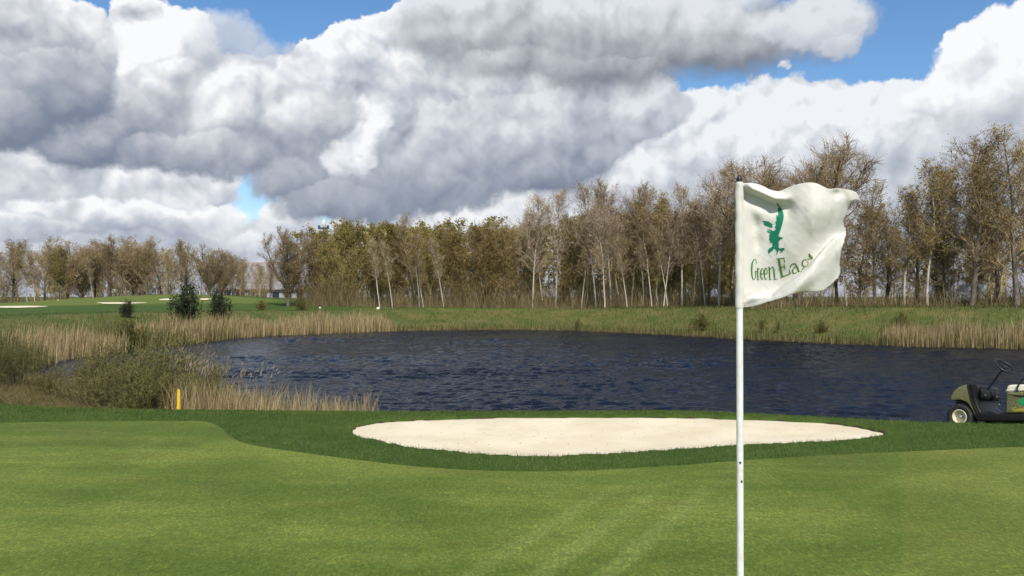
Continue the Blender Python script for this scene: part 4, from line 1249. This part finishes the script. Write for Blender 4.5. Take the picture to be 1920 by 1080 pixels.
def stroke(P, w0, w1=None):
    """polyline -> outline polygon of given width (linear taper)"""
    P = np.array(P, float); w1 = w0 if w1 is None else w1
    W_ = np.linspace(w0, w1, len(P)) / 2 if np.isscalar(w0) else np.array(w0) / 2
    T = np.gradient(P, axis=0); T /= np.linalg.norm(T, axis=1)[:, None]
    N = np.column_stack([-T[:, 1], T[:, 0]])
    return np.concatenate([P + N * W_[:, None], (P - N * W_[:, None])[::-1]])


def print_mat(name, c1, c2):
    m, nb, b = material(name, c1, .8, Specular_IOR_Level=.15)
    n = nb.noise(objco(nb), 160, 3, .6); nb.put(b.inputs['Base Color'], nb.mix(n.step(.45, .8), c1, c2)); return m
m_eagle = print_mat('green_print', (0.010, 0.185, 0.105), (0.03, 0.24, 0.15))
m_letter = print_mat('leaf_green_print', (0.075, 0.185, 0.035), (0.14, 0.27, 0.08))

EAGLE = [(392, 252), (412, 275), (435, 305), (455, 340), (463, 380), (458, 430), (445, 475), (432, 520), (418, 555), (410, 585), (425, 583), (432, 592), (445, 588), (453, 598), (445, 610), (437, 602), (432, 612), (420, 622), (412, 640), (413, 665), (412, 690), (425, 700), (440, 695), (465, 692), (473, 708), (462, 712), (455, 722), (440, 735), (430, 747), (428, 735), (440, 718), (425, 722), (412, 712), (408, 728), (398, 757), (390, 755), (395, 735), (385, 712), (372, 700), (360, 705), (350, 725), (330, 735), (318, 752), (310, 735), (308, 718), (320, 700), (340, 690), (352, 680), (355, 655), (345, 640), (330, 645), (328, 625), (318, 612), (325, 595), (320, 575), (330, 560), (325, 548), (305, 540), (300, 530), (325, 533), (345, 545), (335, 530), (305, 512), (330, 515), (365, 532), (380, 520), (385, 500), (372, 492), (388, 480), (383, 440), (395, 430), (388, 405), (395, 400), (388, 380), (398, 375), (410, 392), (408, 350), (405, 310), (415, 305), (400, 280)]
EWING = [(258, 430), (285, 432), (315, 437), (340, 455), (360, 468), (345, 470), (357, 490), (345, 500), (320, 490), (290, 478), (270, 468), (268, 458), (280, 455), (262, 440)]
def lg(a, b_, lift=.0012):       # lettering drawing units (5.144 per photograph pixel) -> flag surface
    px, py = 1380 + a / 5.144, 330 + b_ / 5.144
    return flag_xyz((px - 1340) * 3.375, (py - 300) * 3.375, lift)
print_on('eagle_emblem', [EAGLE, EWING], m_eagle, lg, flag, 9)


def arc(cx, cy, rx, ry, a0, a1, n=16):
    t = np.radians(np.linspace(a0, a1, n)); return np.column_stack([cx + rx * np.cos(t), cy - ry * np.sin(t)])
def lower_e(x, y, w_, h_, sl=0.0):
    return [stroke(np.concatenate([[(x + w_ * .08, y - h_ * .46)], [(x + w_ * .92, y - h_ * .52)]]), 8), stroke(arc(x + w_ * .5, y - h_ * .5, w_ * .42, h_ * .46, 5, 325, 22), [6] * 4 + [9] * 5 + [13] * 6 + [9] * 5 + [5] * 2)]
LET = []
# G r e e n
LET += [stroke([(198, 846), (194, 812), (182, 803), (168, 812), (156, 845), (151, 900), (154, 955), (163, 992), (176, 1000), (187, 985), (190, 955), (190, 925)], [5, 6, 7, 10, 15, 17, 15, 10, 7, 8, 10, 10]), stroke([(180, 922), (202, 918)], 7)]
LET += [stroke([(209, 888), (212, 1000)], 11), stroke([(202, 1001), (224, 999)], 6), stroke([(203, 888), (211, 886)], 6), stroke([(212, 912), (220, 895), (229, 893)], [5, 7, 11])]
LET += lower_e(236, 1003, 33, 116) + lower_e(271, 1003, 36, 120)
LET += [stroke([(321, 880), (327, 1000)], 13), stroke([(311, 880), (324, 877)], 6), stroke([(316, 1002), (342, 999)], 6), stroke([(326, 912), (340, 885), (354, 876), (364, 895), (370, 950), (374, 996)], [5, 7, 11, 14, 14, 13]), stroke([(362, 999), (402, 993)], 6)]
# E a g l, rising with the fold
LET += [stroke([(413, 800), (428, 890), (446, 975)], 22), stroke([(392, 800), (470, 792)], 9), stroke([(462, 792), (470, 832)], [6, 12]), stroke([(428, 886), (470, 872)], 9), stroke([(464, 850), (474, 898)], [6, 9]), stroke([(430, 982), (526, 940)], 10), stroke([(512, 900), (526, 944)], [6, 12])]
LET += [stroke([(522, 886), (530, 862), (550, 846), (572, 850), (590, 880), (608, 925), (628, 926)], [12, 10, 12, 16, 20, 18, 8]), stroke([(580, 876), (556, 892), (546, 915), (552, 938), (572, 940), (596, 918)], [6, 10, 16, 14, 9, 5])]
LET += [stroke(arc(668, 842, 28, 34, 60, 400, 22), [9] * 5 + [14] * 6 + [9] * 6 + [7] * 5), stroke([(690, 800), (708, 806)], [9, 6]), stroke([(660, 878), (640, 900), (628, 925), (640, 925)], [7, 9, 12, 8])]
LET += [stroke([(704, 752), (716, 775), (738, 800)], [16, 26, 30])]
print_on('lettering', LET, m_letter, lg, flag, 9)

# stitched hem along the lower edge and the frayed fly
hb = resamp(BOT, 60); m_thread, nb, b = material('hem_thread', (0.62, 0.58, 0.48), .9)
hv, hf_ = [], []
for i in range(0, 59):
    a0, a1 = hb[i] + (0, -12), hb[i] * .35 + hb[i + 1] * .65 + (0, -12)
    q = flag_xyz(np.array([a0[0], a1[0], a1[0], a0[0]]), np.array([a0[1] - 1.2, a1[1] - 1.2, a1[1] + 1.2, a0[1] + 1.2]), .0009)
    hf_.append(tuple(range(len(hv), len(hv) + 4))); hv += list(q)
part('hem_stitching', (hv, hf_), m_thread, flag, False)
fr = np.random.default_rng(8); hv, hf_ = [], []
for i in range(1, NT - 1):
    for j in range(2):
        p_ = cr[i] + fr.normal(0, 2, 2); L_ = fr.uniform(2, 7); an = fr.normal(0, .7)
        q_ = p_ + np.array([math.cos(an), math.sin(an) + .3]) * L_
        q = flag_xyz(np.array([p_[0] - 3, p_[0] - 3, q_[0]]), np.array([p_[1] - .7, p_[1] + .7, q_[1]]))
        hf_.append(tuple(range(len(hv), len(hv) + 3))); hv += list(q)
part('frayed_edge', (hv, hf_), m_cloth, flag, False)
# ------------------------------------------------------------------ golf cart
m_body, nb, b = material('olive_scale_wrap', (0.20, 0.19, 0.075), .42, Specular_IOR_Level=.4)
co = objco(nb)
x_, y_, z_ = nb.sep(co)
br = nb.voro(nb.xyz(x_ * 1.0, z_ * 1.25 + y_ * .8, 0.0), 30, dim='2D', rnd=.6)
c = nb.mix(br.step(.2, .7), (0.25, 0.235, 0.10), (0.08, 0.078, 0.03))
c = nb.mix(nb.noise(co, 5, 3, .6).step(.35, .7) * .5, c, (0.13, 0.125, 0.05))
nb.put(b.inputs['Base Color'], c)
m_dkplastic, nb, b = material('dark_cart_plastic', (0.010, 0.010, 0.010), .5, Specular_IOR_Level=.3)
n = nb.noise(objco(nb), 90, 2, .6); link_bump(nb, b, n, .15, .003)
m_tyre, nb, b = material('tyre_rubber', (0.020, 0.020, 0.021), .75)
n = nb.noise(objco(nb), 14, 4, .6); nb.put(b.inputs['Base Color'], nb.mix(n.step(.45, .7), (0.016, 0.016, 0.017), (0.05, 0.046, 0.040)))
m_rim, nb, b = material('cream_steel', (0.74, 0.66, 0.44), .4)
n = nb.noise(objco(nb), 22, 4, .65); nb.put(b.inputs['Base Color'], nb.mix(n.step(.55, .75), (0.76, 0.69, 0.48), (0.32, 0.22, 0.12)))
m_seat, nb, b = material('cream_vinyl', (0.76, 0.72, 0.56), .5)
n = nb.noise(objco(nb), 8, 4, .6); nb.put(b.inputs['Base Color'], nb.mix(n.step(.5, .8), (0.78, 0.74, 0.58), (0.62, 0.56, 0.40)))
m_metal, nb, b = material('grey_metal', (0.36, 0.36, 0.36), .5, Metallic=.3)
m_yprint = print_mat('yellow_print', (0.55, 0.47, 0.04), (0.62, 0.55, 0.10))
m_gprint = print_mat('bright_green_print', (0.012, 0.30, 0.09), (0.03, 0.36, 0.13))


def extrude(P, y0, y1, bev=0.0):
    """profile in (x, z), extruded from y0 to y1, edges of both faces rounded by bev"""
    P = np.array(P, float); n = len(P)
    A = np.sum(P[:, 0] * np.roll(P[:, 1], -1) - np.roll(P[:, 0], -1) * P[:, 1])
    if A < 0: P = P[::-1]
    T = np.roll(P, -1, 0) - np.roll(P, 1, 0); T /= np.linalg.norm(T, axis=1)[:, None] + 1e-9
    N = np.column_stack([T[:, 1], -T[:, 0]])
    rings = []
    if bev:
        for a in (90, 60, 30, 0): rings.append((y0 + bev * (1 - math.sin(R(a))) if False else y0 + bev * (1 - math.cos(R(90 - a))) , bev * (1 - math.sin(R(90 - a)))))
        rings = [(y0 + bev * (1 - math.cos(R(a))), bev * (1 - math.sin(R(a)))) for a in (0, 30, 60, 90)]
        rings += [(y1 - bev * (1 - math.cos(R(a))), bev * (1 - math.sin(R(a)))) for a in (90, 60, 30, 0)]
    else: rings = [(y0, 0), (y1, 0)]
    v = []
    for yy, ins in rings:
        Q = P - N * ins
        v += [(q[0], yy, q[1]) for q in Q]
    f = [tuple(range(n))]
    for i in range(len(rings) - 1):
        for k in range(n): f.append((i * n + k, (i + 1) * n + k, (i + 1) * n + (k + 1) % n, i * n + (k + 1) % n))
    f.append(tuple(reversed(range((len(rings) - 1) * n, len(rings) * n))))
    return v, f
def tube(pts, r_, n=10):
    P = [np.array(p, float) for p in pts]; v, f = [], []
    for i, p in enumerate(P):
        d = unit(P[min(i + 1, len(P) - 1)] - P[max(i - 1, 0)]); ref = np.array([0, 1.0, 0]) if abs(d[1]) < .9 else np.array([1.0, 0, 0])
        u = unit(np.cross(d, ref)); w2 = np.cross(d, u)
        for k in range(n): a = 2 * math.pi * k / n; v.append(p + (u * math.cos(a) + w2 * math.sin(a)) * r_)
    for i in range(len(P) - 1):
        for k in range(n): f.append((i * n + k, i * n + (k + 1) % n, (i + 1) * n + (k + 1) % n, (i + 1) * n + k))
    f.append(tuple(reversed(range(n)))); f.append(tuple(range((len(P) - 1) * n, len(P) * n)))
    return v, f
def smoothp(P, n=4): return [tuple(q) for q in catmull(P, n, True)]


def U(zx): return (zx - 475) / 630 / 1.07
def Vv(zy): return (950 - zy) / 630
def prof(P): return [(U(a), Vv(b_)) for a, b_ in P]


CT = R(-47)                       # the cart noses away to the left, towards the water
ccx, ccz = px_at(1799.5, 797, 15.3)
cart = obj('golf_cart', None, loc=(ccx, 15.3, 0), label='open olive golf cart with cream seat parked by the water', cat='golf cart')
cart.rotation_euler = (0, 0, CT)
cw = 1.12                         # body width
fu = U(475)


def wheel(u, w_, steer, side):
    wr_ = obj('wheel', None, parent=cart); wr_.location = (u, w_, .228); wr_.rotation_euler = (0, 0, steer)
    prof_t = [(.125, -.075), (.150, -.098), (.185, -.106), (.212, -.098), (.225, -.080), (.228, -.04), (.2285, 0), (.228, .04), (.225, .080), (.212, .098), (.185, .106), (.150, .098), (.125, .075)]
    v, f = lathe(prof_t, 40); f = f[:-2]
    k = len(prof_t)
    rot = [(a, c_, b_) for a, b_, c_ in v]
    me = new_mesh('tyre', rot, f, True)
    tm = bmesh.new(); tm.from_mesh(me)
    bmesh.ops.recalc_face_normals(tm, faces=tm.faces); tm.to_mesh(me); tm.free()
    ty = obj('tyre', me, m_tyre, parent=wr_)
    tv, tf = [], []
    for q in range(26):                                 # tread blocks
        for row_ in (-1, 0, 1):
            a = 2 * math.pi * (q + .33 * row_) / 26
            for (da, dy_, rr) in ((-.05, -.028, .227), (.05, -.028, .227), (.05, .028, .227), (-.05, .028, .227), (-.045, -.025, .2335), (.045, -.025, .2335), (.045, .025, .2335), (-.045, .025, .2335)):
                rr2 = rr - (.003 if row_ else 0)
                tv.append((rr2 * math.cos(a + da), row_ * .062 + dy_, rr2 * math.sin(a + da)))
            o = len(tv) - 8
            tf += [(o + 4, o + 5, o + 6, o + 7), (o, o + 1, o + 5, o + 4), (o + 1, o + 2, o + 6, o + 5), (o + 2, o + 3, o + 7, o + 6), (o + 3, o, o + 4, o + 7)]
    obj('tread', new_mesh('tread', tv, tf), m_tyre, parent=wr_)
    sgn = -1 if side == 'near' else 1
    rp = [(.0, .010), (.030, .012), (.040, .022), (.046, .020), (.075, .004), (.095, .012), (.104, .050), (.112, .088), (.122, .096), (.131, .090), (.131, .06), (.124, .03)]
    v, f = lathe(rp, 36); v = [(a, c_ * sgn, b_) for a, b_, c_ in v]
    rm = obj('rim', new_mesh('rim', v, f[:-1], True), m_rim, parent=wr_)
    v, f = lathe([(.0, .0), (.032, .0), (.034, .045), (.028, .060), (.0, .062)], 20); v = [(a, c_ * sgn, b_) for a, b_, c_ in v]
    obj('hub', new_mesh('hub', v, f, True), m_metal, parent=wr_)
    return wr_
RU = fu + 1.52
wheel(fu, .10, R(-6), 'near'); wheel(fu, cw - .10, R(-6), 'far'); wheel(RU, .10, 0, 'near'); wheel(RU, cw - .10, 0, 'far')

# front cowl, with its wheel arch; the nose is rounded across the width
cowl = smoothp(prof([(390, 614), (394, 575), (420, 530), (465, 486), (520, 458), (578, 446), (600, 448), (604, 540), (622, 640), (668, 772), (640, 777), (612, 716), (578, 660), (530, 630), (470, 616), (420, 622)]), 3)
v, f = extrude(cowl, 0.0, cw, .018)
cowl_o = part('front_cowl', (v, f), m_body, cart)
v, f = extrude(smoothp(prof([(590, 448), (604, 444), (612, 540), (632, 640), (690, 776), (668, 778), (622, 650), (602, 545)]), 2), -.012, cw + .012, .006)
part('cowl_trim', (v, f), m_dkplastic, cart)
part('inner_fender', extrude(prof([(415, 640), (470, 625), (530, 640), (575, 672), (610, 735), (628, 790), (640, 850), (600, 850), (560, 720), (470, 660)]), .05, cw - .05), m_dkplastic, cart)
# dash across the cart, with cubby and grab rail
part('dashboard', extrude(smoothp(prof([(598, 446), (640, 438), (690, 446), (712, 480), (706, 520), (690, 545), (668, 600), (690, 700), (720, 776), (640, 776), (606, 600)]), 3), .03, cw - .03, .03), m_dkplastic, cart)
part('dash_cubby', extrude(smoothp(prof([(700, 500), (724, 506), (728, 560), (716, 600), (690, 596)]), 3), .12, .52, .02), m_dkplastic, cart)
part('dash_cubby', extrude(smoothp(prof([(700, 500), (724, 506), (728, 560), (716, 600), (690, 596)]), 3), .62, 1.0, .02), m_dkplastic, cart)
for w_ in (.20, .78): part('dash_latch', extrude(prof([(724, 556), (734, 556), (734, 566), (724, 566)]), w_, w_ + .05), m_metal, cart)
# floor, sills, pedals
part('floor', extrude(prof([(640, 782), (1120, 782), (1120, 800), (640, 800)]), .05, cw - .05), m_dkplastic, cart)
for a, b_ in ((-.01, .05), (cw - .05, cw + .01)):
    part('sill', extrude(smoothp(prof([(636, 776), (900, 777), (1560, 777), (1570, 800), (1562, 852), (900, 852), (700, 852), (668, 838), (640, 800)]), 1), a, b_, .008), m_dkplastic, cart)
part('chassis', extrude(prof([(700, 852), (1980, 852), (1980, 900), (1700, 912), (760, 912)]), .2, cw - .2), m_dkplastic, cart)
part('pedal', extrude(prof([(745, 712), (765, 706), (830, 748), (824, 758)]), .56, .66, .006), m_metal, cart)
part('pedal', extrude(prof([(745, 712), (765, 706), (815, 745), (808, 756)]), .74, .82, .006), m_dkplastic, cart)
part('brake_lever', tube([(U(790), .60, Vv(650)), (U(815), .60, Vv(720)), (U(835), .60, Vv(782))], .012), m_metal, cart)
part('axle', tube([(fu, .05, .228), (fu, cw - .05, .228)], .022), m_metal, cart)
part('axle', tube([(RU, .05, .228), (RU, cw - .05, .228)], .03), m_metal, cart)
# steering column and wheel
ca, cb_ = np.array([U(740), .30, Vv(500)]), np.array([U(930), .34, Vv(262)])
part('steering_column', tube([ca, ca * .5 + cb_ * .5, cb_], .02, 12), m_dkplastic, cart)
sw = obj('steering_wheel', None, parent=cart); sw.location = tuple(cb_ + np.array([.015, 0, .03]))
ax = Vector((.66, -.26, .70)).normalized()
sw.rotation_euler = ax.to_track_quat('Z', 'Y').to_euler()
t = np.linspace(0, 2 * math.pi, 41)
v, f = [], []
for i in range(40):
    for k in range(10):
        a = 2 * math.pi * k / 10; r_ = .172 + .018 * math.cos(a)
        v.append((r_ * math.cos(t[i]), r_ * math.sin(t[i]), .018 * math.sin(a)))
for i in range(40):
    for k in range(10): f.append((i * 10 + k, ((i + 1) % 40) * 10 + k, ((i + 1) % 40) * 10 + (k + 1) % 10, i * 10 + (k + 1) % 10))
part('wheel_ring', (v, f), m_black, sw)
for a in (R(90), R(210), R(330)):
    part('spoke', tube([(0, 0, -.02), (.09 * math.cos(a), .09 * math.sin(a), -.012), (.17 * math.cos(a), .17 * math.sin(a), 0)], .008, 8), m_black, sw)
part('wheel_hub', lathe([(0, -.035), (.035, -.035), (.045, -.01), (.035, .008), (0, .01)], 20), m_black, sw)
# rear body under the seat, with arch for the rear wheel
rb = prof([(985, 776), (992, 640), (1004, 560), (1022, 545), (1300, 545), (1420, 548), (1600, 540), (1800, 545), (1925, 570), (1975, 640), (1990, 720), (1975, 776)])
cxr = RU
archp = [(cxr + .27 * math.cos(t_2), .235 + .27 * math.sin(t_2)) for t_2 in np.linspace(R(8), R(172), 14)]
rear = part('rear_body', extrude(rb[:-1] + [(cxr + .30, Vv(776))] + archp + [(cxr - .30, Vv(776))], 0.0, cw, .04), m_body, cart)
part('seat_cushion', extrude(smoothp(prof([(1006, 546), (1002, 505), (1020, 470), (1070, 460), (1250, 462), (1330, 470), (1345, 520), (1340, 546)]), 3), .05, cw - .05, .035), m_seat, cart)
part('seat_backrest', extrude(smoothp(prof([(1330, 420), (1345, 250), (1375, 215), (1410, 225), (1420, 260), (1400, 430), (1385, 470), (1345, 465)]), 3), .06, cw - .06, .035), m_seat, cart)
for w_ in (.02, cw - .02):
    part('armrest', tube([(U(1128), w_, Vv(540)), (U(1122), w_, Vv(505)), (U(1150), w_, Vv(455)), (U(1190), w_, Vv(405)), (U(1240), w_, Vv(385)), (U(1350), w_, Vv(380)), (U(1400), w_, Vv(400)), (U(1410), w_, Vv(545))], .014), m_black, cart)
part('bag_rack', tube([(U(1560), .15, Vv(540)), (U(1600), .15, Vv(330)), (U(1600), .55, Vv(320)), (U(1600), cw - .15, Vv(330)), (U(1560), cw - .15, Vv(540))], .014), m_black, cart)
part('front_bumper', extrude(smoothp(prof([(402, 618), (388, 622), (384, 650), (396, 662), (410, 650)]), 2), .25, cw - .25, .01), m_dkplastic, cart)
# lettering and eagle on the side of the rear body
def cprint(a, b_): return np.stack([(a - 475) / 630 / 1.07, np.full(np.shape(a), -.003), (950 - b_) / 630], -1)
CE = [(1115, 630), (1140, 625), (1150, 638), (1165, 632), (1160, 605), (1172, 596), (1185, 612), (1192, 598), (1202, 610), (1206, 590), (1222, 600), (1215, 640), (1200, 665), (1196, 690), (1180, 678), (1165, 695), (1160, 680), (1140, 690), (1150, 668), (1130, 650)]
print_on('eagle_emblem', [CE], m_gprint, cprint, cart, 14)
def cl_e(x, y=752, w_=22, h_=30): return [stroke([(x + 2, y - h_ * .5), (x + w_ - 2, y - h_ * .5)], 4), stroke(arc(x + w_ * .5, y - h_ * .5, w_ * .42, h_ * .45, 5, 320, 14), 6)]
CL = [stroke(arc(1086, 730, 14, 20, 50, 330, 16), 7), stroke([(1086, 732), (1100, 732), (1099, 748)], 6), stroke([(1108, 722), (1108, 752)], 6), stroke([(1109, 732), (1116, 724), (1122, 724)], 5)]
CL += cl_e(1122) + cl_e(1145) + [stroke([(1172, 722), (1172, 752)], 6), stroke([(1173, 732), (1181, 723), (1188, 730), (1188, 752)], 6)]
CL += [stroke([(1204, 708), (1204, 752)], 7), stroke([(1204, 710), (1224, 710)], 6), stroke([(1204, 730), (1220, 730)], 5), stroke([(1204, 750), (1226, 750)], 6)]
CL += [stroke(arc(1240, 738, 9, 13, 0, 350, 14), 6), stroke([(1250, 724), (1250, 752)], 6), stroke(arc(1268, 737, 9, 12, 0, 350, 14), 6), stroke([(1278, 724), (1278, 760), (1264, 766)], 6), stroke([(1290, 706), (1290, 752)], 6)] + cl_e(1298)
print_on('lettering', CL, m_yprint, cprint, cart, 20)
# stand the cart on the slope: level it through the four wheel contacts
cR = Matrix.Rotation(CT, 3, 'Z')
def cpt(u, w_): q = cR @ Vector((u, w_, 0)); return q.x + ccx, q.y + 15.3
hf = np.mean([hz(*cpt(fu, .1)), hz(*cpt(fu, cw - .1))]); hr_ = np.mean([hz(*cpt(RU, .1)), hz(*cpt(RU, cw - .1))])
hn = np.mean([hz(*cpt(fu, .1)), hz(*cpt(RU, .1))]); hf2 = np.mean([hz(*cpt(fu, cw - .1)), hz(*cpt(RU, cw - .1))])
pitch = math.atan2(hr_ - hf, RU - fu); roll_ = math.atan2(hf2 - hn, cw - .2)
cart.rotation_euler = (Matrix.Rotation(CT, 4, 'Z') @ Matrix.Rotation(-pitch, 4, 'Y') @ Matrix.Rotation(roll_, 4, 'X')).to_euler()
cart.location.z = hf - fu * math.sin(pitch) - roll_ * .5 * cw - .01
print('CART', hf, hr_, hn, hf2, math.degrees(pitch), math.degrees(roll_))

# ------------------------------------------------------------------ yellow water stake
m_yel, nb, b = material('yellow_paint', (0.80, 0.50, 0.02), .5)
n = nb.noise(objco(nb), 18, 4, .6); nb.put(b.inputs['Base Color'], nb.mix(n.step(.5, .8), (0.82, 0.52, 0.02), (0.60, 0.36, 0.03)))
sx_, sY = (335 - 960) / F * 14.6, 14.6
szb = hz(sx_, sY); szt = CAMZ - (730 - HOR) / F * sY
v, f = extrude([(-.022, -.2), (.022, -.2), (.022, szt - szb - .03), (.013, szt - szb), (-.013, szt - szb), (-.022, szt - szb - .03)], -.022, .022, .003)
st_ = obj('marker_stake', new_mesh('marker_stake', v, f), m_yel, loc=(sx_, sY, szb), label='yellow painted wooden stake in front of the near reeds', cat='stake')
st_.rotation_euler = (0, R(1.0), R(20))

# far flagstick on the other green
fx_, fz_ = px_at(109.5, 586, 103); fy_ = 103
fzb = hz(fx_, fy_); fh = CAMZ - (561 - HOR) / F * fy_ - fzb
far_f = obj('far_flagstick', None, loc=(fx_, fy_, fzb), label='thin pale flagstick on the far green at left', cat='flagstick')
part('pole', lathe([(0, -.1), (.05, -.1), (.045, fh), (0, fh + .01)], 10), m_pole, far_f)
m_yflag, nb, b = material('pale_yellow_cloth', (0.75, 0.70, 0.40), .8)
part('flag', ([(0, -.0, fh), (.0, .0, fh - .32), (.06, -.20, fh - .30), (.03, -.40, fh - .34), (.03, -.40, fh - .05), (.06, -.20, fh - .02)], [(0, 1, 2, 5), (5, 2, 3, 4)]), m_yflag, far_f, False)

# white tee markers across the water
m_white, nb, b = material('white_paint', (0.80, 0.80, 0.78), .5)
for px, py, s, lab in ((709, 583.5, .17, 'larger white tee marker on the lawn across the pond'), (600, 579.5, .11, 'smaller white tee marker by the bush across the pond')):
    Yt = 84 if px > 650 else 88
    x = (px - 960) / F * Yt
    v, f = lathe([(0, -.02), (s * .8, -.02), (s, .04), (s * .95, .14 * s / .2), (s * .6, .24 * s / .2), (s * .2, .29 * s / .2), (0, .295 * s / .2)], 18)
    obj('tee_marker', new_mesh('tee_marker', v, f, True), m_white, loc=(x, Yt, hz(x, Yt)), label=lab, cat='tee marker', group='white tee markers')

# ------------------------------------------------------------------ mast above the wood
mx0, mY = (606.5 - 960) / F * 96.6, 96.6
mzb = hz(mx0, mY); mzt = CAMZ - (412 - HOR) / F * mY
m_mast, nb, b = material('galvanised_mast', (0.10, 0.10, 0.11), .5, Metallic=.3)
mast = obj('lamp_mast', None, loc=(mx0, mY, mzb), label='tall dark mast with white head rising above the wood', cat='mast')
hh_ = mzt - mzb
part('pole', lathe([(0, -.2), (.12, -.2), (.085, hh_ * .5), (.065, hh_ - .75), (0, hh_ - .74)], 12), m_mast, mast)
part('crossbar', extrude([(-.62, hh_ - 1.05), (.62, hh_ - 1.05), (.62, hh_ - .85), (-.62, hh_ - .85)], -.12, .12, .02), m_mast, mast)
for dxx in (-.5, .5): part('floodlight', extrude([(dxx - .14, hh_ - .86), (dxx + .14, hh_ - .86), (dxx + .1, hh_ - .62), (dxx - .1, hh_ - .62)], -.16, .12, .02), m_mast, mast)
part('ladder_rail', tube([(.22, 0, hh_ * .5), (.2, 0, hh_ - 1.0)], .035, 6), m_mast, mast)
part('head', lathe([(0, hh_ - .74), (.13, hh_ - .74), (.2, hh_ - .5), (.2, hh_ - .15), (.1, hh_), (0, hh_ + .02)], 12), m_white, mast)

# ------------------------------------------------------------------ far hall with reddish roof edge
bY = 210.0
bx0, _ = px_at(405, 500, bY); bx1, _ = px_at(640, 500, bY)
bz0 = hz((bx0 + bx1) / 2, bY)
bzr = CAMZ - (491 - HOR) / F * bY; bze = CAMZ - (541 - HOR) / F * bY
m_hw, nb, b = material('hall_cladding', (0.34, 0.36, 0.40), .6)
m_hr, nb, b = material('hall_roof', (0.34, 0.33, 0.36), .7)
n = nb.noise(objco(nb), .5, 4, .6); nb.put(b.inputs['Base Color'], nb.mix(n.step(.4, .7), (0.27, 0.255, 0.265), (0.20, 0.19, 0.20)))
m_hred, nb, b = material('hall_ridge_red', (0.38, 0.28, 0.275), .7)
hall = obj('far_hall', None, loc=((bx0 + bx1) / 2, bY, bz0), label='long grey hall with reddish roof ridge far behind the lone oak', cat='building')
hw = (bx1 - bx0) / 2; e_, rdg = bze - bz0, bzr - bz0
part('wall', ([(-hw, 0, -1), (hw, 0, -1), (hw, 0, e_), (-hw, 0, e_), (-hw, 20, -1), (hw, 20, -1), (hw, 20, e_), (-hw, 20, e_), (-hw, 10, rdg - .15), (hw, 10, rdg - .15)], [(0, 1, 2, 3), (5, 4, 7, 6), (1, 5, 6, 9, 2), (4, 0, 3, 8, 7)]), m_hw, hall, False)
for s in (0, 1):
    y_e, y_r = (-.8, 10) if s == 0 else (20.8, 10)
    part('roof', ([(-hw - .6, y_e, e_ - .3), (hw + .6, y_e, e_ - .3), (hw + .6, y_r, rdg), (-hw - .6, y_r, rdg), (-hw - .6, y_e, e_ - .05), (hw + .6, y_e, e_ - .05), (hw + .6, y_r, rdg + .25), (-hw - .6, y_r, rdg + .25)], [(0, 1, 2, 3), (4, 5, 6, 7), (0, 1, 5, 4), (1, 2, 6, 5), (2, 3, 7, 6), (3, 0, 4, 7)]), m_hr, hall, False)
part('roof_ridge', extrude([(-hw - .6, rdg - .35), (hw + .6, rdg - .35), (hw + .6, rdg + .3), (-hw - .6, rdg + .3)], 9.2, 10.8), m_hred, hall, False)
m_hwin, nb, b = material('hall_glass', (0.03, 0.035, 0.045), .2)
for k in range(9):
    c0 = -hw + 2 + k * (2 * hw - 4) / 9
    part('window', extrude([(c0, e_ - 2.2), (c0 + 1.6, e_ - 2.2), (c0 + 1.6, e_ - .9), (c0, e_ - .9)], -.06, .03), m_hwin, hall, False)

# ------------------------------------------------------------------ white van beyond the right bank
vY = 66.0
vx, vz = px_at(1814, 546, vY)
vzb = hz(vx, vY)
van = obj('parked_van', None, loc=(vx, vY, vzb), label='white van half hidden behind the right bank trees', cat='van')
hv = CAMZ - (534 - HOR) / F * vY - vzb
part('body', extrude(smoothp([(-1.0, .35), (-1.05, .9), (-.95, 1.15), (-.45, hv * .62), (-.1, hv), (.9, hv + .02), (1.15, hv * .9), (1.2, .5), (1.15, .35)], 3), -.85, .85, .08), m_white, van)
part('windscreen', extrude([(-.42, hv * .64), (-.14, hv - .10), (-.06, hv - .10), (-.34, hv * .64)], -.7, .7), m_hwin, van, False)
part('side_window', extrude([(-.35, hv * .66), (.0, hv - .15), (.35, hv - .15), (.35, hv * .66)], -.865, -.84), m_hwin, van, False)
for u in (-.65, .75):
    for w_ in (-.78, .78):
        v, f = lathe([(0, -.1), (.27, -.1), (.31, -.05), (.31, .05), (.27, .1), (0, .1)], 18); v = [(a + u, c_ + w_, b_ + .31) for a, b_, c_ in v]
        part('wheel', (v, f), m_tyre, van)
